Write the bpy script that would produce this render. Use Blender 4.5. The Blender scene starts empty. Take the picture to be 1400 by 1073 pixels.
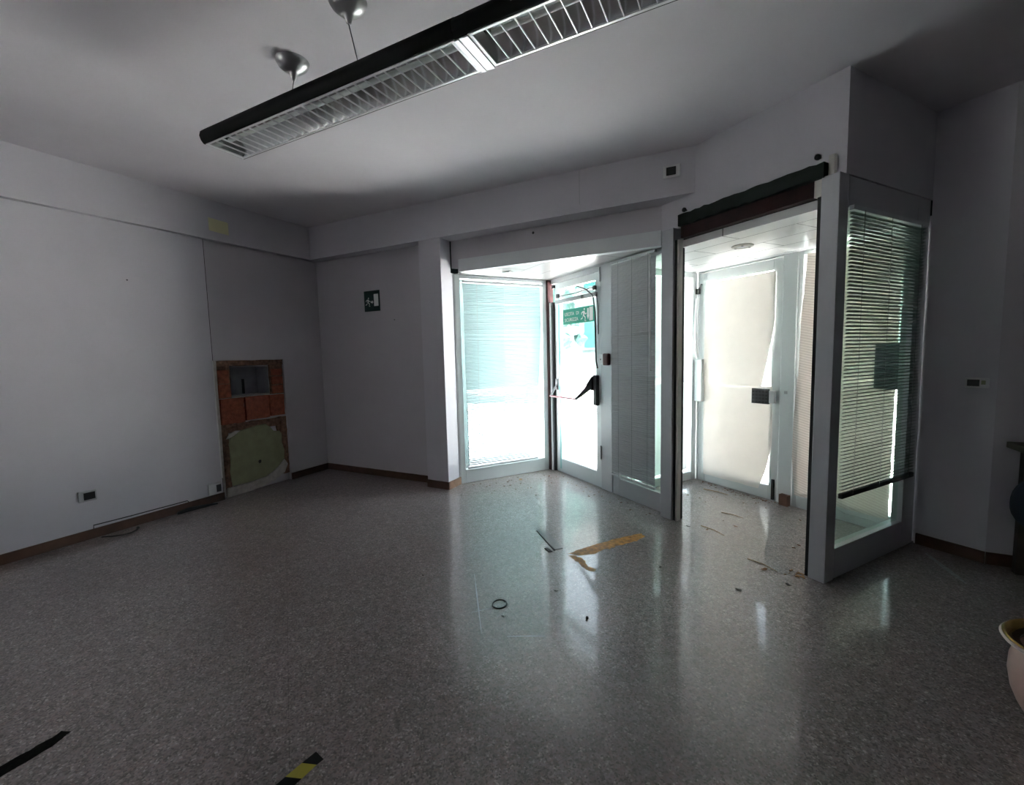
import bpy, bmesh, math, random
from mathutils import Vector, Matrix, noise
random.seed(7)
S = bpy.context.scene
COL = S.collection
PI = math.pi
TH = math.radians(35.5)
E1 = Vector((math.cos(TH), -math.sin(TH), 0)); E2 = Vector((math.sin(TH), math.cos(TH), 0))
def AB(a, b, z=0.0): return E1 * a + E2 * b + Vector((0, 0, z))      # the entrance is turned 35.5 degrees against the room
def W3(x, y, z=0.0): return Vector((x, y, z))
def FA(b0):                       # frame on the facade direction: u runs along the facade, v into the street
    return lambda u, v, z: AB(u, b0 + v, z)
def FB(a0):                       # frame on the cross direction: u runs away from the room, v across it
    return lambda u, v, z: AB(a0 + v, u, z)
def ceil_z(x): return 3.275 - 0.009 * (x + 5.05)

# ---------------------------------------------------------------- materials
def mat(name):
    m = bpy.data.materials.new(name); m.use_nodes = True
    nt = m.node_tree; nt.nodes.clear()
    out = nt.nodes.new('ShaderNodeOutputMaterial')
    return m, nt, out
def N(nt, t, **kw):
    n = nt.nodes.new(t)
    for k, v in kw.items():
        if k in n.inputs: n.inputs[k].default_value = v
        else: setattr(n, k, v)
    return n
def ramp(nt, stops):
    r = nt.nodes.new('ShaderNodeValToRGB'); e = r.color_ramp.elements
    while len(e) < len(stops): e.new(0.5)
    for i, (p, c) in enumerate(stops): e[i].position = p; e[i].color = (*c, 1)
    return r
def pbr(name, col, rough=0.5, metal=0.0, var=0.06, scale=6.0, bump=0.0, bscale=120.0, spec=0.5):
    m, nt, out = mat(name); L = nt.links.new
    p = N(nt, 'ShaderNodeBsdfPrincipled'); p.inputs['Roughness'].default_value = rough
    p.inputs['Metallic'].default_value = metal; p.inputs['Specular IOR Level'].default_value = spec
    tc = N(nt, 'ShaderNodeTexCoord'); n = N(nt, 'ShaderNodeTexNoise', Scale=scale, Detail=5.0)
    L(tc.outputs['Object'], n.inputs['Vector'])
    r = ramp(nt, [(0.3, [c * (1 - var) for c in col]), (0.7, [min(1, c * (1 + var)) for c in col])])
    L(n.outputs['Fac'], r.inputs['Fac']); L(r.outputs['Color'], p.inputs['Base Color'])
    if bump:
        n2 = N(nt, 'ShaderNodeTexNoise', Scale=bscale, Detail=3.0); L(tc.outputs['Object'], n2.inputs['Vector'])
        b = N(nt, 'ShaderNodeBump', Strength=bump, Distance=0.004); L(n2.outputs['Fac'], b.inputs['Height']); L(b.outputs['Normal'], p.inputs['Normal'])
    L(p.outputs[0], out.inputs[0]); return m
def thin(name, col, trans=0.4, var=0.03, rough=0.6, stripes=None):
    """paper or slat: diffuse on both sides and partly translucent"""
    m, nt, out = mat(name); L = nt.links.new
    tc = N(nt, 'ShaderNodeTexCoord'); n = N(nt, 'ShaderNodeTexNoise', Scale=5.0, Detail=4.0); L(tc.outputs['Object'], n.inputs['Vector'])
    r = ramp(nt, [(0.3, [c * (1 - var) for c in col]), (0.7, [min(1, c * (1 + var)) for c in col])]); L(n.outputs['Fac'], r.inputs['Fac'])
    src = r.outputs['Color']
    if stripes:
        w = N(nt, 'ShaderNodeTexWave', Scale=stripes, Distortion=0.3); w.bands_direction = 'DIAGONAL'; L(tc.outputs['Object'], w.inputs['Vector'])
        mx = N(nt, 'ShaderNodeMix', data_type='RGBA', blend_type='MULTIPLY'); mx.inputs['Factor'].default_value = 0.45
        rr = ramp(nt, [(0.25, (0.62, 0.6, 0.58)), (0.6, (1, 1, 1))]); L(w.outputs['Fac'], rr.inputs['Fac'])
        L(src, mx.inputs['A']); L(rr.outputs['Color'], mx.inputs['B']); src = mx.outputs['Result']
    p = N(nt, 'ShaderNodeBsdfPrincipled', Roughness=rough); t = N(nt, 'ShaderNodeBsdfTranslucent')
    L(src, p.inputs['Base Color']); L(src, t.inputs['Color'])
    mi = N(nt, 'ShaderNodeMixShader', Fac=trans); L(p.outputs[0], mi.inputs[1]); L(t.outputs[0], mi.inputs[2]); L(mi.outputs[0], out.inputs[0])
    return m
def glass(name, tint=(0.86, 0.95, 0.93), dirt=0.0):
    m, nt, out = mat(name); L = nt.links.new
    t = N(nt, 'ShaderNodeBsdfTransparent'); t.inputs['Color'].default_value = (*tint, 1)
    g = N(nt, 'ShaderNodeBsdfGlossy', Roughness=0.02); lw = N(nt, 'ShaderNodeLayerWeight', Blend=0.5); pw = N(nt, 'ShaderNodeMath', operation='POWER'); pw.inputs[1].default_value = 4.0; L(lw.outputs['Facing'], pw.inputs[0]); fr = N(nt, 'ShaderNodeMapRange'); fr.inputs[3].default_value = 0.03; fr.inputs[4].default_value = 0.45; L(pw.outputs[0], fr.inputs[0])
    mi = N(nt, 'ShaderNodeMixShader'); L(fr.outputs[0], mi.inputs[0]); L(t.outputs[0], mi.inputs[1]); L(g.outputs[0], mi.inputs[2])
    last = mi
    if dirt:
        tc = N(nt, 'ShaderNodeTexCoord'); n = N(nt, 'ShaderNodeTexNoise', Scale=3.0, Detail=6.0); L(tc.outputs['Object'], n.inputs['Vector'])
        r = ramp(nt, [(0.35, (0, 0, 0)), (0.8, (dirt, dirt, dirt))]); L(n.outputs['Fac'], r.inputs['Fac'])
        d = N(nt, 'ShaderNodeBsdfTranslucent'); d.inputs['Color'].default_value = (0.75, 0.85, 0.84, 1)
        m2 = N(nt, 'ShaderNodeMixShader'); L(r.outputs['Color'], m2.inputs[0]); L(mi.outputs[0], m2.inputs[1]); L(d.outputs[0], m2.inputs[2]); last = m2
    L(last.outputs[0], out.inputs[0]); return m

def wall_paint(name, col):
    m, nt, out = mat(name); L = nt.links.new
    tc = N(nt, 'ShaderNodeTexCoord'); p = N(nt, 'ShaderNodeBsdfPrincipled', Roughness=0.75); p.inputs['Specular IOR Level'].default_value = 0.2
    n = N(nt, 'ShaderNodeTexNoise', Scale=1.3, Detail=6.0, Roughness=0.6); L(tc.outputs['Object'], n.inputs['Vector'])
    r = ramp(nt, [(0.3, [c * 0.93 for c in col]), (0.62, col)]); L(n.outputs['Fac'], r.inputs['Fac'])
    L(r.outputs['Color'], p.inputs['Base Color'])
    n2 = N(nt, 'ShaderNodeTexNoise', Scale=90.0, Detail=2.0); L(tc.outputs['Object'], n2.inputs['Vector'])
    b = N(nt, 'ShaderNodeBump', Strength=0.18, Distance=0.003); L(n2.outputs['Fac'], b.inputs['Height']); L(b.outputs['Normal'], p.inputs['Normal'])
    L(p.outputs[0], out.inputs[0]); return m

def terrazzo():
    m, nt, out = mat('terrazzo'); L = nt.links.new
    tc = N(nt, 'ShaderNodeTexCoord'); p = N(nt, 'ShaderNodeBsdfPrincipled')
    v = N(nt, 'ShaderNodeTexVoronoi', Scale=135.0); L(tc.outputs['Object'], v.inputs['Vector'])
    sep = N(nt, 'ShaderNodeSeparateColor'); L(v.outputs['Color'], sep.inputs[0])
    r = ramp(nt, [(0.0, (0.13, 0.119, 0.118)), (0.14, (0.19, 0.176, 0.175)), (0.36, (0.25, 0.232, 0.23)), (0.62, (0.31, 0.288, 0.287)), (0.82, (0.285, 0.24, 0.233)), (0.95, (0.46, 0.438, 0.436))])
    r.color_ramp.interpolation = 'CONSTANT'; L(sep.outputs[0], r.inputs['Fac'])
    v2 = N(nt, 'ShaderNodeTexVoronoi', Scale=34.0); L(tc.outputs['Object'], v2.inputs['Vector'])
    sep2 = N(nt, 'ShaderNodeSeparateColor'); L(v2.outputs['Color'], sep2.inputs[0])
    r2 = ramp(nt, [(0.0, (0.8, 0.79, 0.78)), (0.35, (1, 1, 1)), (0.85, (1.0, 0.95, 0.93)), (0.95, (1.22, 1.21, 1.2))]); r2.color_ramp.interpolation = 'CONSTANT'; L(sep2.outputs[1], r2.inputs['Fac'])
    mx = N(nt, 'ShaderNodeMix', data_type='RGBA', blend_type='MULTIPLY'); mx.inputs['Factor'].default_value = 0.8
    L(r.outputs['Color'], mx.inputs['A']); L(r2.outputs['Color'], mx.inputs['B'])
    # worn patches
    n = N(nt, 'ShaderNodeTexNoise', Scale=0.9, Detail=5.0); L(tc.outputs['Object'], n.inputs['Vector'])
    r3 = ramp(nt, [(0.3, (0.90, 0.83, 0.79)), (0.7, (1.16, 1.09, 1.05))]); L(n.outputs['Fac'], r3.inputs['Fac'])
    mx2 = N(nt, 'ShaderNodeMix', data_type='RGBA', blend_type='MULTIPLY'); mx2.inputs['Factor'].default_value = 1.0
    L(mx.outputs['Result'], mx2.inputs['A']); L(r3.outputs['Color'], mx2.inputs['B'])
    # hairline slab joints, in the direction of the entrance
    mp = N(nt, 'ShaderNodeMapping'); mp.inputs['Rotation'].default_value = (0, 0, TH); L(tc.outputs['Object'], mp.inputs['Vector'])
    bk = N(nt, 'ShaderNodeTexBrick', Scale=1.0); bk.inputs['Brick Width'].default_value = 1.2; bk.inputs['Row Height'].default_value = 1.2
    bk.inputs['Mortar Size'].default_value = 0.0016; bk.inputs['Color1'].default_value = (1, 1, 1, 1); bk.inputs['Color2'].default_value = (1, 1, 1, 1); bk.inputs['Mortar'].default_value = (0.55, 0.53, 0.52, 1); bk.offset = 0
    L(mp.outputs[0], bk.inputs['Vector'])
    mx3 = N(nt, 'ShaderNodeMix', data_type='RGBA', blend_type='MULTIPLY'); mx3.inputs['Factor'].default_value = 0.7
    L(mx2.outputs['Result'], mx3.inputs['A']); L(bk.outputs['Color'], mx3.inputs['B']); L(mx3.outputs['Result'], p.inputs['Base Color'])
    n4 = N(nt, 'ShaderNodeTexNoise', Scale=2.2, Detail=6.0); L(tc.outputs['Object'], n4.inputs['Vector'])
    mr = N(nt, 'ShaderNodeMapRange'); mr.inputs[1].default_value = 0.3; mr.inputs[2].default_value = 0.7; mr.inputs[3].default_value = 0.06; mr.inputs[4].default_value = 0.13
    L(n4.outputs['Fac'], mr.inputs[0])
    p.inputs['Coat Weight'].default_value = 0.75; L(mr.outputs[0], p.inputs['Coat Roughness']); p.inputs['Roughness'].default_value = 0.34; p.inputs['Specular IOR Level'].default_value = 0.6
    n5 = N(nt, 'ShaderNodeTexNoise', Scale=14.0, Detail=3.0); L(tc.outputs['Object'], n5.inputs['Vector'])
    b = N(nt, 'ShaderNodeBump', Strength=0.05, Distance=0.004); L(n5.outputs['Fac'], b.inputs['Height']); L(b.outputs['Normal'], p.inputs['Normal']); L(b.outputs['Normal'], p.inputs['Coat Normal'])
    L(p.outputs[0], out.inputs[0]); return m

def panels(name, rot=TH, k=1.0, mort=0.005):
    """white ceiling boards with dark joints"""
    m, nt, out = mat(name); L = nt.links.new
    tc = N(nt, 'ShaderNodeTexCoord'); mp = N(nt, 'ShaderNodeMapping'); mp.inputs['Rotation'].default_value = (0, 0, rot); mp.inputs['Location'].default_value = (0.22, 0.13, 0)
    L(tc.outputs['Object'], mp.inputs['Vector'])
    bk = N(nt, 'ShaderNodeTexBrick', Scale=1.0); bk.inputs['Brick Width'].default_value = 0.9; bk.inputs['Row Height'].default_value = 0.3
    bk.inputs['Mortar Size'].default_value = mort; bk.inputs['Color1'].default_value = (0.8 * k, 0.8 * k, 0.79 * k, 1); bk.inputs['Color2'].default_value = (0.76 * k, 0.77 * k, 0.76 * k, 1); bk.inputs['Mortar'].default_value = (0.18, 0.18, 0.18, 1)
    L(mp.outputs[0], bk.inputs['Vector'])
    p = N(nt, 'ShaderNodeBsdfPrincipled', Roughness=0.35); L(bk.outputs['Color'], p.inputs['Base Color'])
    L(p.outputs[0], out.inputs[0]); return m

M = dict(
    wall=wall_paint('wall_paint', (0.62, 0.605, 0.64)), wall2=wall_paint('wall_paint_greyer', (0.55, 0.53, 0.555)),  # wall2: slightly darker, greyer tone of the wall paint
    ceil=wall_paint('ceiling_paint', (0.74, 0.715, 0.745)),
    floor=terrazzo(), panels=panels('ceiling_boards'), panels_b=panels('bay_ceiling_boards_dimmed', TH, 0.45, 0.009),  # panels_b: copy of the boards, darkened against the strong light in the bay
    base=pbr('baseboard_wood', (0.085, 0.042, 0.026), 0.45, var=0.3, scale=9), base_l=pbr('baseboard_worn_lit', (0.26, 0.15, 0.09), 0.5, var=0.25, scale=14),  # base_l: worn wood with the window light put into its lighter tone
    alu=pbr('aluminium_frame', (0.50, 0.51, 0.525), 0.36, 0.25, var=0.04, scale=3), alu_d=pbr('aluminium_dark', (0.20, 0.205, 0.21), 0.4, 0.4, var=0.05, scale=3),
    alu_w=pbr('aluminium_pale', (0.66, 0.70, 0.70), 0.38, 0.12, var=0.03, scale=3), jamb=pbr('jamb_cream', (0.60, 0.58, 0.53), 0.5, var=0.06),
    rust=pbr('rusty_steel', (0.07, 0.018, 0.018), 0.65, var=0.4, scale=12, bump=0.3), green=pbr('green_steel_strip', (0.014, 0.021, 0.017), 0.7, var=0.35, scale=10, bump=0.2, spec=.2),
    maroon=pbr('maroon_strip', (0.024, 0.009, 0.009), 0.7, var=0.3, scale=10, bump=0.2, spec=.2),
    black=pbr('black_plastic', (0.012, 0.012, 0.013), 0.4), blackm=pbr('black_lacquer', (0.004, 0.005, 0.005), 0.6, var=0.2, spec=0.08), dark=pbr('dark_grey_plastic', (0.05, 0.05, 0.055), 0.5),
    gasket=pbr('gasket', (0.02, 0.02, 0.02), 0.7), white=pbr('white_plastic', (0.72, 0.72, 0.72), 0.4), cream=pbr('cream_plastic', (0.66, 0.65, 0.6), 0.4),
    grey=pbr('grey_plastic', (0.40, 0.41, 0.42), 0.45), red=pbr('dark_red_plastic', (0.10, 0.012, 0.015), 0.35), pink=pbr('bar_red', (0.55, 0.16, 0.19), 0.3),
    chrome=pbr('brushed_metal', (0.62, 0.62, 0.63), 0.28, 0.9, var=0.05), refl=pbr('louvre_aluminium', (0.78, 0.8, 0.8), 0.22, 0.9, var=0.03), louv=pbr('louvre_blade', (0.75, 0.75, 0.76), 0.3, 0.4, var=0.03),
    tube=pbr('tube_glass', (0.8, 0.82, 0.8), 0.25), canopy=pbr('canopy_silver', (0.40, 0.40, 0.40), 0.33, 0.65, var=0.04),
    brick=pbr('bare_brick', (0.33, 0.10, 0.055), 0.85, var=0.35, scale=22, bump=0.7, bscale=60), mortar=pbr('crumbled_mortar', (0.20, 0.115, 0.075), 0.95, var=0.45, scale=30, bump=1.0, bscale=70),
    plaster_g=pbr('green_plaster', (0.29, 0.31, 0.185), 0.85, var=0.12, scale=9, bump=0.3), plaster_w=pbr('broken_plaster', (0.5, 0.48, 0.44), 0.9, var=0.15, scale=20, bump=0.5), render=pbr('niche_render', (0.27, 0.28, 0.30), 0.85, var=0.15, scale=8),
    glass=glass('clear_glass', (0.92, 0.965, 0.965), 0.02), glass_g=glass('green_tinted_glass', (0.82, 0.92, 0.87)), glass_p=glass('fill_window_glass', (0.92, 0.96, 0.96)),
    slat_w=thin('blind_slat_white', (0.54, 0.69, 0.70), 0.035), slat_g=thin('blind_slat_grey', (0.42, 0.42, 0.44), 0.04), slat_d=thin('blind_slat_pale', (0.27, 0.32, 0.30), 0.02), cord=pbr('blind_cord', (0.55, 0.56, 0.56), 0.7), cord_d=pbr('blind_cord_dark', (0.2, 0.22, 0.21), 0.7),
    rail_w=pbr('blind_rail', (0.55, 0.57, 0.58), 0.4), rail_d=pbr('blind_rail_dark', (0.05, 0.055, 0.055), 0.45),
    paper=thin('masking_paper', (0.84, 0.81, 0.77), 0.155), paper_q=thin('ribbed_packing_paper', (0.84, 0.78, 0.73), 0.14, stripes=26.0), paper_f=thin('white_film', (0.9, 0.92, 0.92), 0.34),
    sgreen=pbr('sign_green', (0.0, 0.30, 0.19), 0.5, var=0.02), sgreen_d=pbr('sign_dark_green', (0.004, 0.035, 0.03), 0.4, var=0.02), swhite=pbr('sign_white', (0.8, 0.82, 0.8), 0.5, var=0.02),
    note=pbr('yellow_note', (0.74, 0.72, 0.46), 0.7), notice=pbr('grey_notice', (0.10, 0.13, 0.13), 0.5), notice_r=pbr('grey_notice_ring', (0.065, 0.09, 0.09), 0.5),
    yellow=pbr('tape_yellow', (0.42, 0.36, 0.03), 0.5, var=0.1), tblack=pbr('tape_black', (0.005, 0.005, 0.005), 0.6, spec=.15), tdark=pbr('old_dark_tape', (0.008, 0.007, 0.006), 0.9, var=0.6, scale=60, spec=.1),
    stain=pbr('orange_glue', (0.52, 0.235, 0.04), 0.55, var=0.5, scale=25), dust=pbr('pale_dust', (0.36, 0.36, 0.37), 0.9, var=0.3, scale=40), chalk=pbr('chalk', (0.62, 0.62, 0.68), 0.8), leaf=pbr('dry_leaf', (0.16, 0.075, 0.035), 0.8, var=0.4, scale=40), leaf_d=pbr('dark_leaf', (0.035, 0.026, 0.02), 0.8), straw=pbr('straw', (0.33, 0.20, 0.10), 0.8, var=0.3),
    clay=pbr('pink_ceramic', (0.52, 0.33, 0.28), 0.3, var=0.22, scale=5), gold=pbr('gold_rim', (0.55, 0.36, 0.12), 0.25, 0.8), clay_in=pbr('brown_glaze', (0.10, 0.055, 0.025), 0.3), band=pbr('black_band', (0.012, 0.008, 0.009), 0.4), lip=pbr('pale_lip', (0.62, 0.5, 0.45), 0.3),
    navy=pbr('navy_fabric', (0.008, 0.010, 0.028), 0.85, var=0.2, bump=0.5), dwood=pbr('dark_wood', (0.045, 0.03, 0.022), 0.5, var=0.3), owood=pbr('olive_wood', (0.075, 0.065, 0.04), 0.5, var=0.25),
    brown=pbr('brown_block', (0.15, 0.075, 0.05), 0.7, var=0.3), hatch=pbr('floor_cover_plate', (0.17, 0.16, 0.16), 0.4, 0.0, var=0.15, scale=60),
    road=pbr('pale_paving', (0.57, 0.535, 0.54), 0.9, var=0.05, scale=1.0), facade=pbr('pale_facade', (0.034, 0.048, 0.047), 0.95, var=0.1, scale=1, spec=0.02), shutter=pbr('teal_shutter', (0.005, 0.026, 0.025), 0.8, spec=0.05), plinth=pbr('grey_plinth', (0.06, 0.07, 0.07), 0.9, spec=.05),
    foliage=pbr('foliage', (0.022, 0.05, 0.044), 0.9, var=0.5, scale=3.0, spec=.05), bark=pbr('bark', (0.09, 0.07, 0.05), 0.9, var=0.3), roof=pbr('roof_tiles', (0.05, 0.045, 0.042), 0.9), grey_w=pbr('window_surround', (0.09, 0.10, 0.10), 0.9, spec=.05), conc=pbr('concrete', (0.36, 0.37, 0.37), 0.9),
)

# ---------------------------------------------------------------- geometry helpers
INV = {}
class MB:
    def __init__(s): s.bm = bmesh.new()
    def hexa(s, P):
        v = [s.bm.verts.new(p) for p in P]
        for f in ((0, 3, 2, 1), (4, 5, 6, 7), (0, 1, 5, 4), (1, 2, 6, 5), (2, 3, 7, 6), (3, 0, 4, 7)): s.bm.faces.new([v[i] for i in f])
        return s
    def box(s, x0, x1, y0, y1, z0, z1, F=W3):
        return s.hexa([F(x0, y0, z0), F(x1, y0, z0), F(x1, y1, z0), F(x0, y1, z0), F(x0, y0, z1), F(x1, y0, z1), F(x1, y1, z1), F(x0, y1, z1)])
    def prism(s, pts, f0, f1):
        """f0 / f1 turn a 2-D point into the near / far 3-D point"""
        a = [s.bm.verts.new(f0(*p)) for p in pts]; b = [s.bm.verts.new(f1(*p)) for p in pts]; n = len(pts)
        s.bm.faces.new(a[::-1]); s.bm.faces.new(b)
        for i in range(n): s.bm.faces.new((a[i], a[(i + 1) % n], b[(i + 1) % n], b[i]))
        return s
    def tube(s, pts, r, n=8, cap=True):
        pts = [Vector(p) for p in pts]; rings = []
        for i, p in enumerate(pts):
            t = (pts[min(i + 1, len(pts) - 1)] - pts[max(i - 1, 0)]).normalized()
            up = Vector((0, 0, 1)) if abs(t.z) < 0.9 else Vector((1, 0, 0))
            a = t.cross(up).normalized(); b = t.cross(a); rr = r[i] if isinstance(r, (list, tuple)) else r
            rings.append([s.bm.verts.new(p + a * rr * math.cos(2 * PI * k / n) + b * rr * math.sin(2 * PI * k / n)) for k in range(n)])
        for i in range(len(rings) - 1):
            for k in range(n): s.bm.faces.new((rings[i][k], rings[i][(k + 1) % n], rings[i + 1][(k + 1) % n], rings[i + 1][k]))
        if cap: s.bm.faces.new(rings[0][::-1]); s.bm.faces.new(rings[-1])
        return s
    def lathe(s, prof, c, n=32, cap=True):
        rings = []
        for r, z in prof: rings.append([s.bm.verts.new((c[0] + r * math.cos(2 * PI * k / n), c[1] + r * math.sin(2 * PI * k / n), c[2] + z)) for k in range(n)])
        for i in range(len(rings) - 1):
            for k in range(n): s.bm.faces.new((rings[i][k], rings[i][(k + 1) % n], rings[i + 1][(k + 1) % n], rings[i + 1][k]))
        if cap: s.bm.faces.new(rings[0][::-1]); s.bm.faces.new(rings[-1])
        return s
    def grid(s, nu, nv, fn):
        g = [[s.bm.verts.new(fn(i / nu, j / nv)) for j in range(nv + 1)] for i in range(nu + 1)]
        for i in range(nu):
            for j in range(nv): s.bm.faces.new((g[i][j], g[i + 1][j], g[i + 1][j + 1], g[i][j + 1]))
        return s
    def sheet(s, nu, nv, fn, t):
        """closed thin sheet: fn(u, v) -> (point, unit normal)"""
        A = [[fn(i / nu, j / nv) for j in range(nv + 1)] for i in range(nu + 1)]
        f = [[s.bm.verts.new(p + n * t) for p, n in row] for row in A]; b = [[s.bm.verts.new(p) for p, n in row] for row in A]
        for i in range(nu):
            for j in range(nv):
                s.bm.faces.new((f[i][j], f[i + 1][j], f[i + 1][j + 1], f[i][j + 1])); s.bm.faces.new((b[i][j], b[i][j + 1], b[i + 1][j + 1], b[i + 1][j]))
        for i in range(nu):
            s.bm.faces.new((f[i][0], b[i][0], b[i + 1][0], f[i + 1][0])); s.bm.faces.new((f[i][nv], f[i + 1][nv], b[i + 1][nv], b[i][nv]))
        for j in range(nv):
            s.bm.faces.new((f[0][j], f[0][j + 1], b[0][j + 1], b[0][j])); s.bm.faces.new((f[nu][j], b[nu][j], b[nu][j + 1], f[nu][j + 1]))
        return s
def finish(me, smooth):
    if smooth:
        for p in me.polygons: p.use_smooth = True
        me.set_sharp_from_angle(angle=math.radians(38))
def obj(name, mb, m, parent=None, bevel=0.0, smooth=False):
    bm = mb.bm; bmesh.ops.recalc_face_normals(bm, faces=bm.faces[:])
    if parent is None:
        xs = [v.co for v in bm.verts]; c = Vector((sum(v.x for v in xs) / len(xs), sum(v.y for v in xs) / len(xs), min(v.z for v in xs)))
        mw = Matrix.Translation(c); inv = mw.inverted()
    else: inv = INV[parent]
    bm.transform(inv)
    me = bpy.data.meshes.new(name); bm.to_mesh(me); bm.free(); me.materials.append(M[m] if isinstance(m, str) else m)
    o = bpy.data.objects.new(name, me); COL.objects.link(o)
    if parent is None: o.matrix_world = mw
    else: o.parent = parent
    INV[o] = inv
    finish(me, smooth)
    if bevel:
        b = o.modifiers.new('bevel', 'BEVEL'); b.width = bevel; b.segments = 2; b.limit_method = 'ANGLE'; b.angle_limit = math.radians(40)
    return o
def tag(o, label=None, cat=None, group=None, kind=None):
    if label: o['label'] = label
    if cat: o['category'] = cat
    if group: o['group'] = group
    if kind: o['kind'] = kind
    return o
def thing(name, loc, label, cat, group=None, kind=None, rz=0.0):
    o = bpy.data.objects.new(name, None); COL.objects.link(o); o.empty_display_size = 0.1
    o.location = loc; o.rotation_euler = (0, 0, rz)
    INV[o] = (Matrix.Translation(Vector(loc)) @ Matrix.Rotation(rz, 4, 'Z')).inverted()
    return tag(o, label, cat, group, kind)
def struct(name, mb, m, label, cat='wall', bevel=0.0): return tag(obj(name, mb, m, bevel=bevel), label, cat, None, 'structure')
def copy_tree(o, loc, rz, label=None):
    c = o.copy(); COL.objects.link(c); c.location = loc; c.rotation_euler = (0, 0, rz)
    if label: c['label'] = label
    for ch in list(o.children):
        d = ch.copy(); COL.objects.link(d); d.parent = c
        for g in list(ch.children):
            e = g.copy(); COL.objects.link(e); e.parent = d
    return c
def zz(z): return lambda x, y: Vector((x, y, z))
def ABz(z): return lambda a, b: AB(a, b, z)

# ================================================================ THE ROOM
BP = 3.12          # plane of the entrance partition (facade direction)
FP = 4.33          # plane of the street facade of the porch
def abxy(a, b): v = AB(a, b); return (v.x, v.y)
outline = [(-5.32, -2.7), (4.8, -2.7), (4.8, 4.36), (1.62, 4.36), abxy(-1.115, 4.45), abxy(-3.68, 4.42), abxy(-3.68, 3.22), abxy(-5.02, 3.22), abxy(-5.02, 1.72), (-2.98, 4.42), (-5.32, 4.42)]
fl = MB(); fl.prism(outline, zz(-0.12), zz(0.0))
floor = struct('floor', fl, 'floor', 'grey speckled terrazzo floor of the whole room', 'floor')
cl = MB(); cl.prism(outline, lambda x, y: W3(x, y, ceil_z(x)), lambda x, y: W3(x, y, 3.5))
struct('ceiling', cl, 'ceil', 'plain off-white painted ceiling of the room', 'ceiling')

LX = -5.12
b = MB(); x_ = LX + .012; b.box(-5.32, x_, -.7, 2.785, 0, 3.33); b.box(-5.32, x_, -2.7, -2.2, 0, 3.33); b.box(-5.32, x_, -2.2, -.7, 0, 1.55); b.box(-5.32, x_, -2.2, -.7, 2.1, 3.33)  # opening cut for the added fill window
struct('wall_left', b, 'wall', 'long pale bluish wall with two low sockets')
b = MB()                                                            # corner section, with the opening of the broken patch
b.box(-5.32, LX, 2.795, 4.42, 1.56, 3.33); b.box(-5.32, LX, 3.635, 4.42, 0, 1.56); b.box(-5.32, -5.165, 2.795, 3.635, 0, 1.14); b.box(-5.32, -5.165, 2.795, 2.98, 1.14, 1.56); b.box(-5.32, -5.165, 3.455, 3.635, 1.14, 1.56); b.box(-5.32, -5.165, 2.98, 3.455, 1.475, 1.56)
b.box(-5.45, -5.40, 2.9, 3.55, 1.05, 1.56)
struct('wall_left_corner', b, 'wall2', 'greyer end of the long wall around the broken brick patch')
b = MB(); b.box(-5.32, -3.24, 4.22, 4.42, 0, 3.33)
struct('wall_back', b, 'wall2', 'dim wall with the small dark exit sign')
b = MB(); b.box(-3.25, -2.95, 4.08, 4.336, 0, 2.857)
struct('wall_back_pier', b, 'wall', 'square white pier between dim wall and bay window')
b = MB(); b.prism([(-2.96, 4.28), (-0.50, 4.28), (-0.70, 4.42), (-2.96, 4.42)], zz(2.55), zz(2.9))
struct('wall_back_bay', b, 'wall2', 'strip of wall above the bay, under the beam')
b = MB(); b.box(LX, -5.045, -2.5, 4.08, 2.857, 3.33)
struct('trim_1', b, 'wall', 'shallow white beam along the top of the long wall', 'beam')
b = MB(); b.prism([(-5.12, 4.07), (-0.316, 4.07), (-0.815, 4.42), (-5.12, 4.42)], zz(2.857), zz(3.33))
struct('trim_2', b, 'wall', 'white beam over the dim wall and bay, carrying a small vent plate', 'beam')
# bulkhead over the porch
b = MB(); b.prism([(-3.02, BP), (-1.515, BP), (-1.515, 4.42), (-1.62, 4.42), (-1.62, BP + .12), (-3.02, BP + .12)], ABz(2.605), lambda a, bb: AB(a, bb, 3.33))
struct('wall_entrance', b, 'wall', 'white bulkhead above the porch opening, with a dark side face')
# facade wall beside the glass partition and the rest of the front
b = MB(); b.prism([(-1.60, 4.335), (-1.515, 4.335), (-1.515, 4.3), (-1.119, 4.3), (-1.119, 4.45), (-1.60, 4.45)], ABz(0), ABz(3.33))
struct('wall_entrance_side', b, 'wall', 'narrow wall beside the glass partition carrying a switch plate')
cx, cy = abxy(-1.119, 4.3)
b = MB(); b.prism([(cx, cy), (4.8, cy), (4.8, cy + .2), (cx + 0.1, cy + .2)], zz(0), zz(3.33))
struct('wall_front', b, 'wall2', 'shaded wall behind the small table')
b = MB(); b.box(4.6, 4.8, -2.7, 4.4, 0, 3.33)
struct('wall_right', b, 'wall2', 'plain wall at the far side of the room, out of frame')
# rear wall (behind the camera)
b = MB(); b.box(-5.32, 4.8, -2.7, -2.5, 0, 3.33)
struct('wall_rear', b, 'wall', 'rear wall behind the camera')
w6 = thing('window_fill', (-5.22, -1.45, 1.55), 'added fill-light window of the long wall behind the camera, out of frame', 'window', kind='structure')  # unseen window, added to let fill light into the room
b = MB()
for y in (-2.2, -1.48, -.76): b.box(-5.25, -5.19, y, y + 0.06, 1.55, 2.1)
for y in (-2.14, -1.42): b.box(-5.25, -5.19, y, y + .66, 1.55, 1.6); b.box(-5.25, -5.19, y, y + .66, 2.05, 2.1)
obj('window_frame', b, 'alu_w', w6, 0.004)
for y in (-2.14, -1.42):
    b = MB(); b.box(-5.223, -5.217, y, y + .66, 1.6, 2.05); obj('pane', b, 'glass_p', w6)

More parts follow.
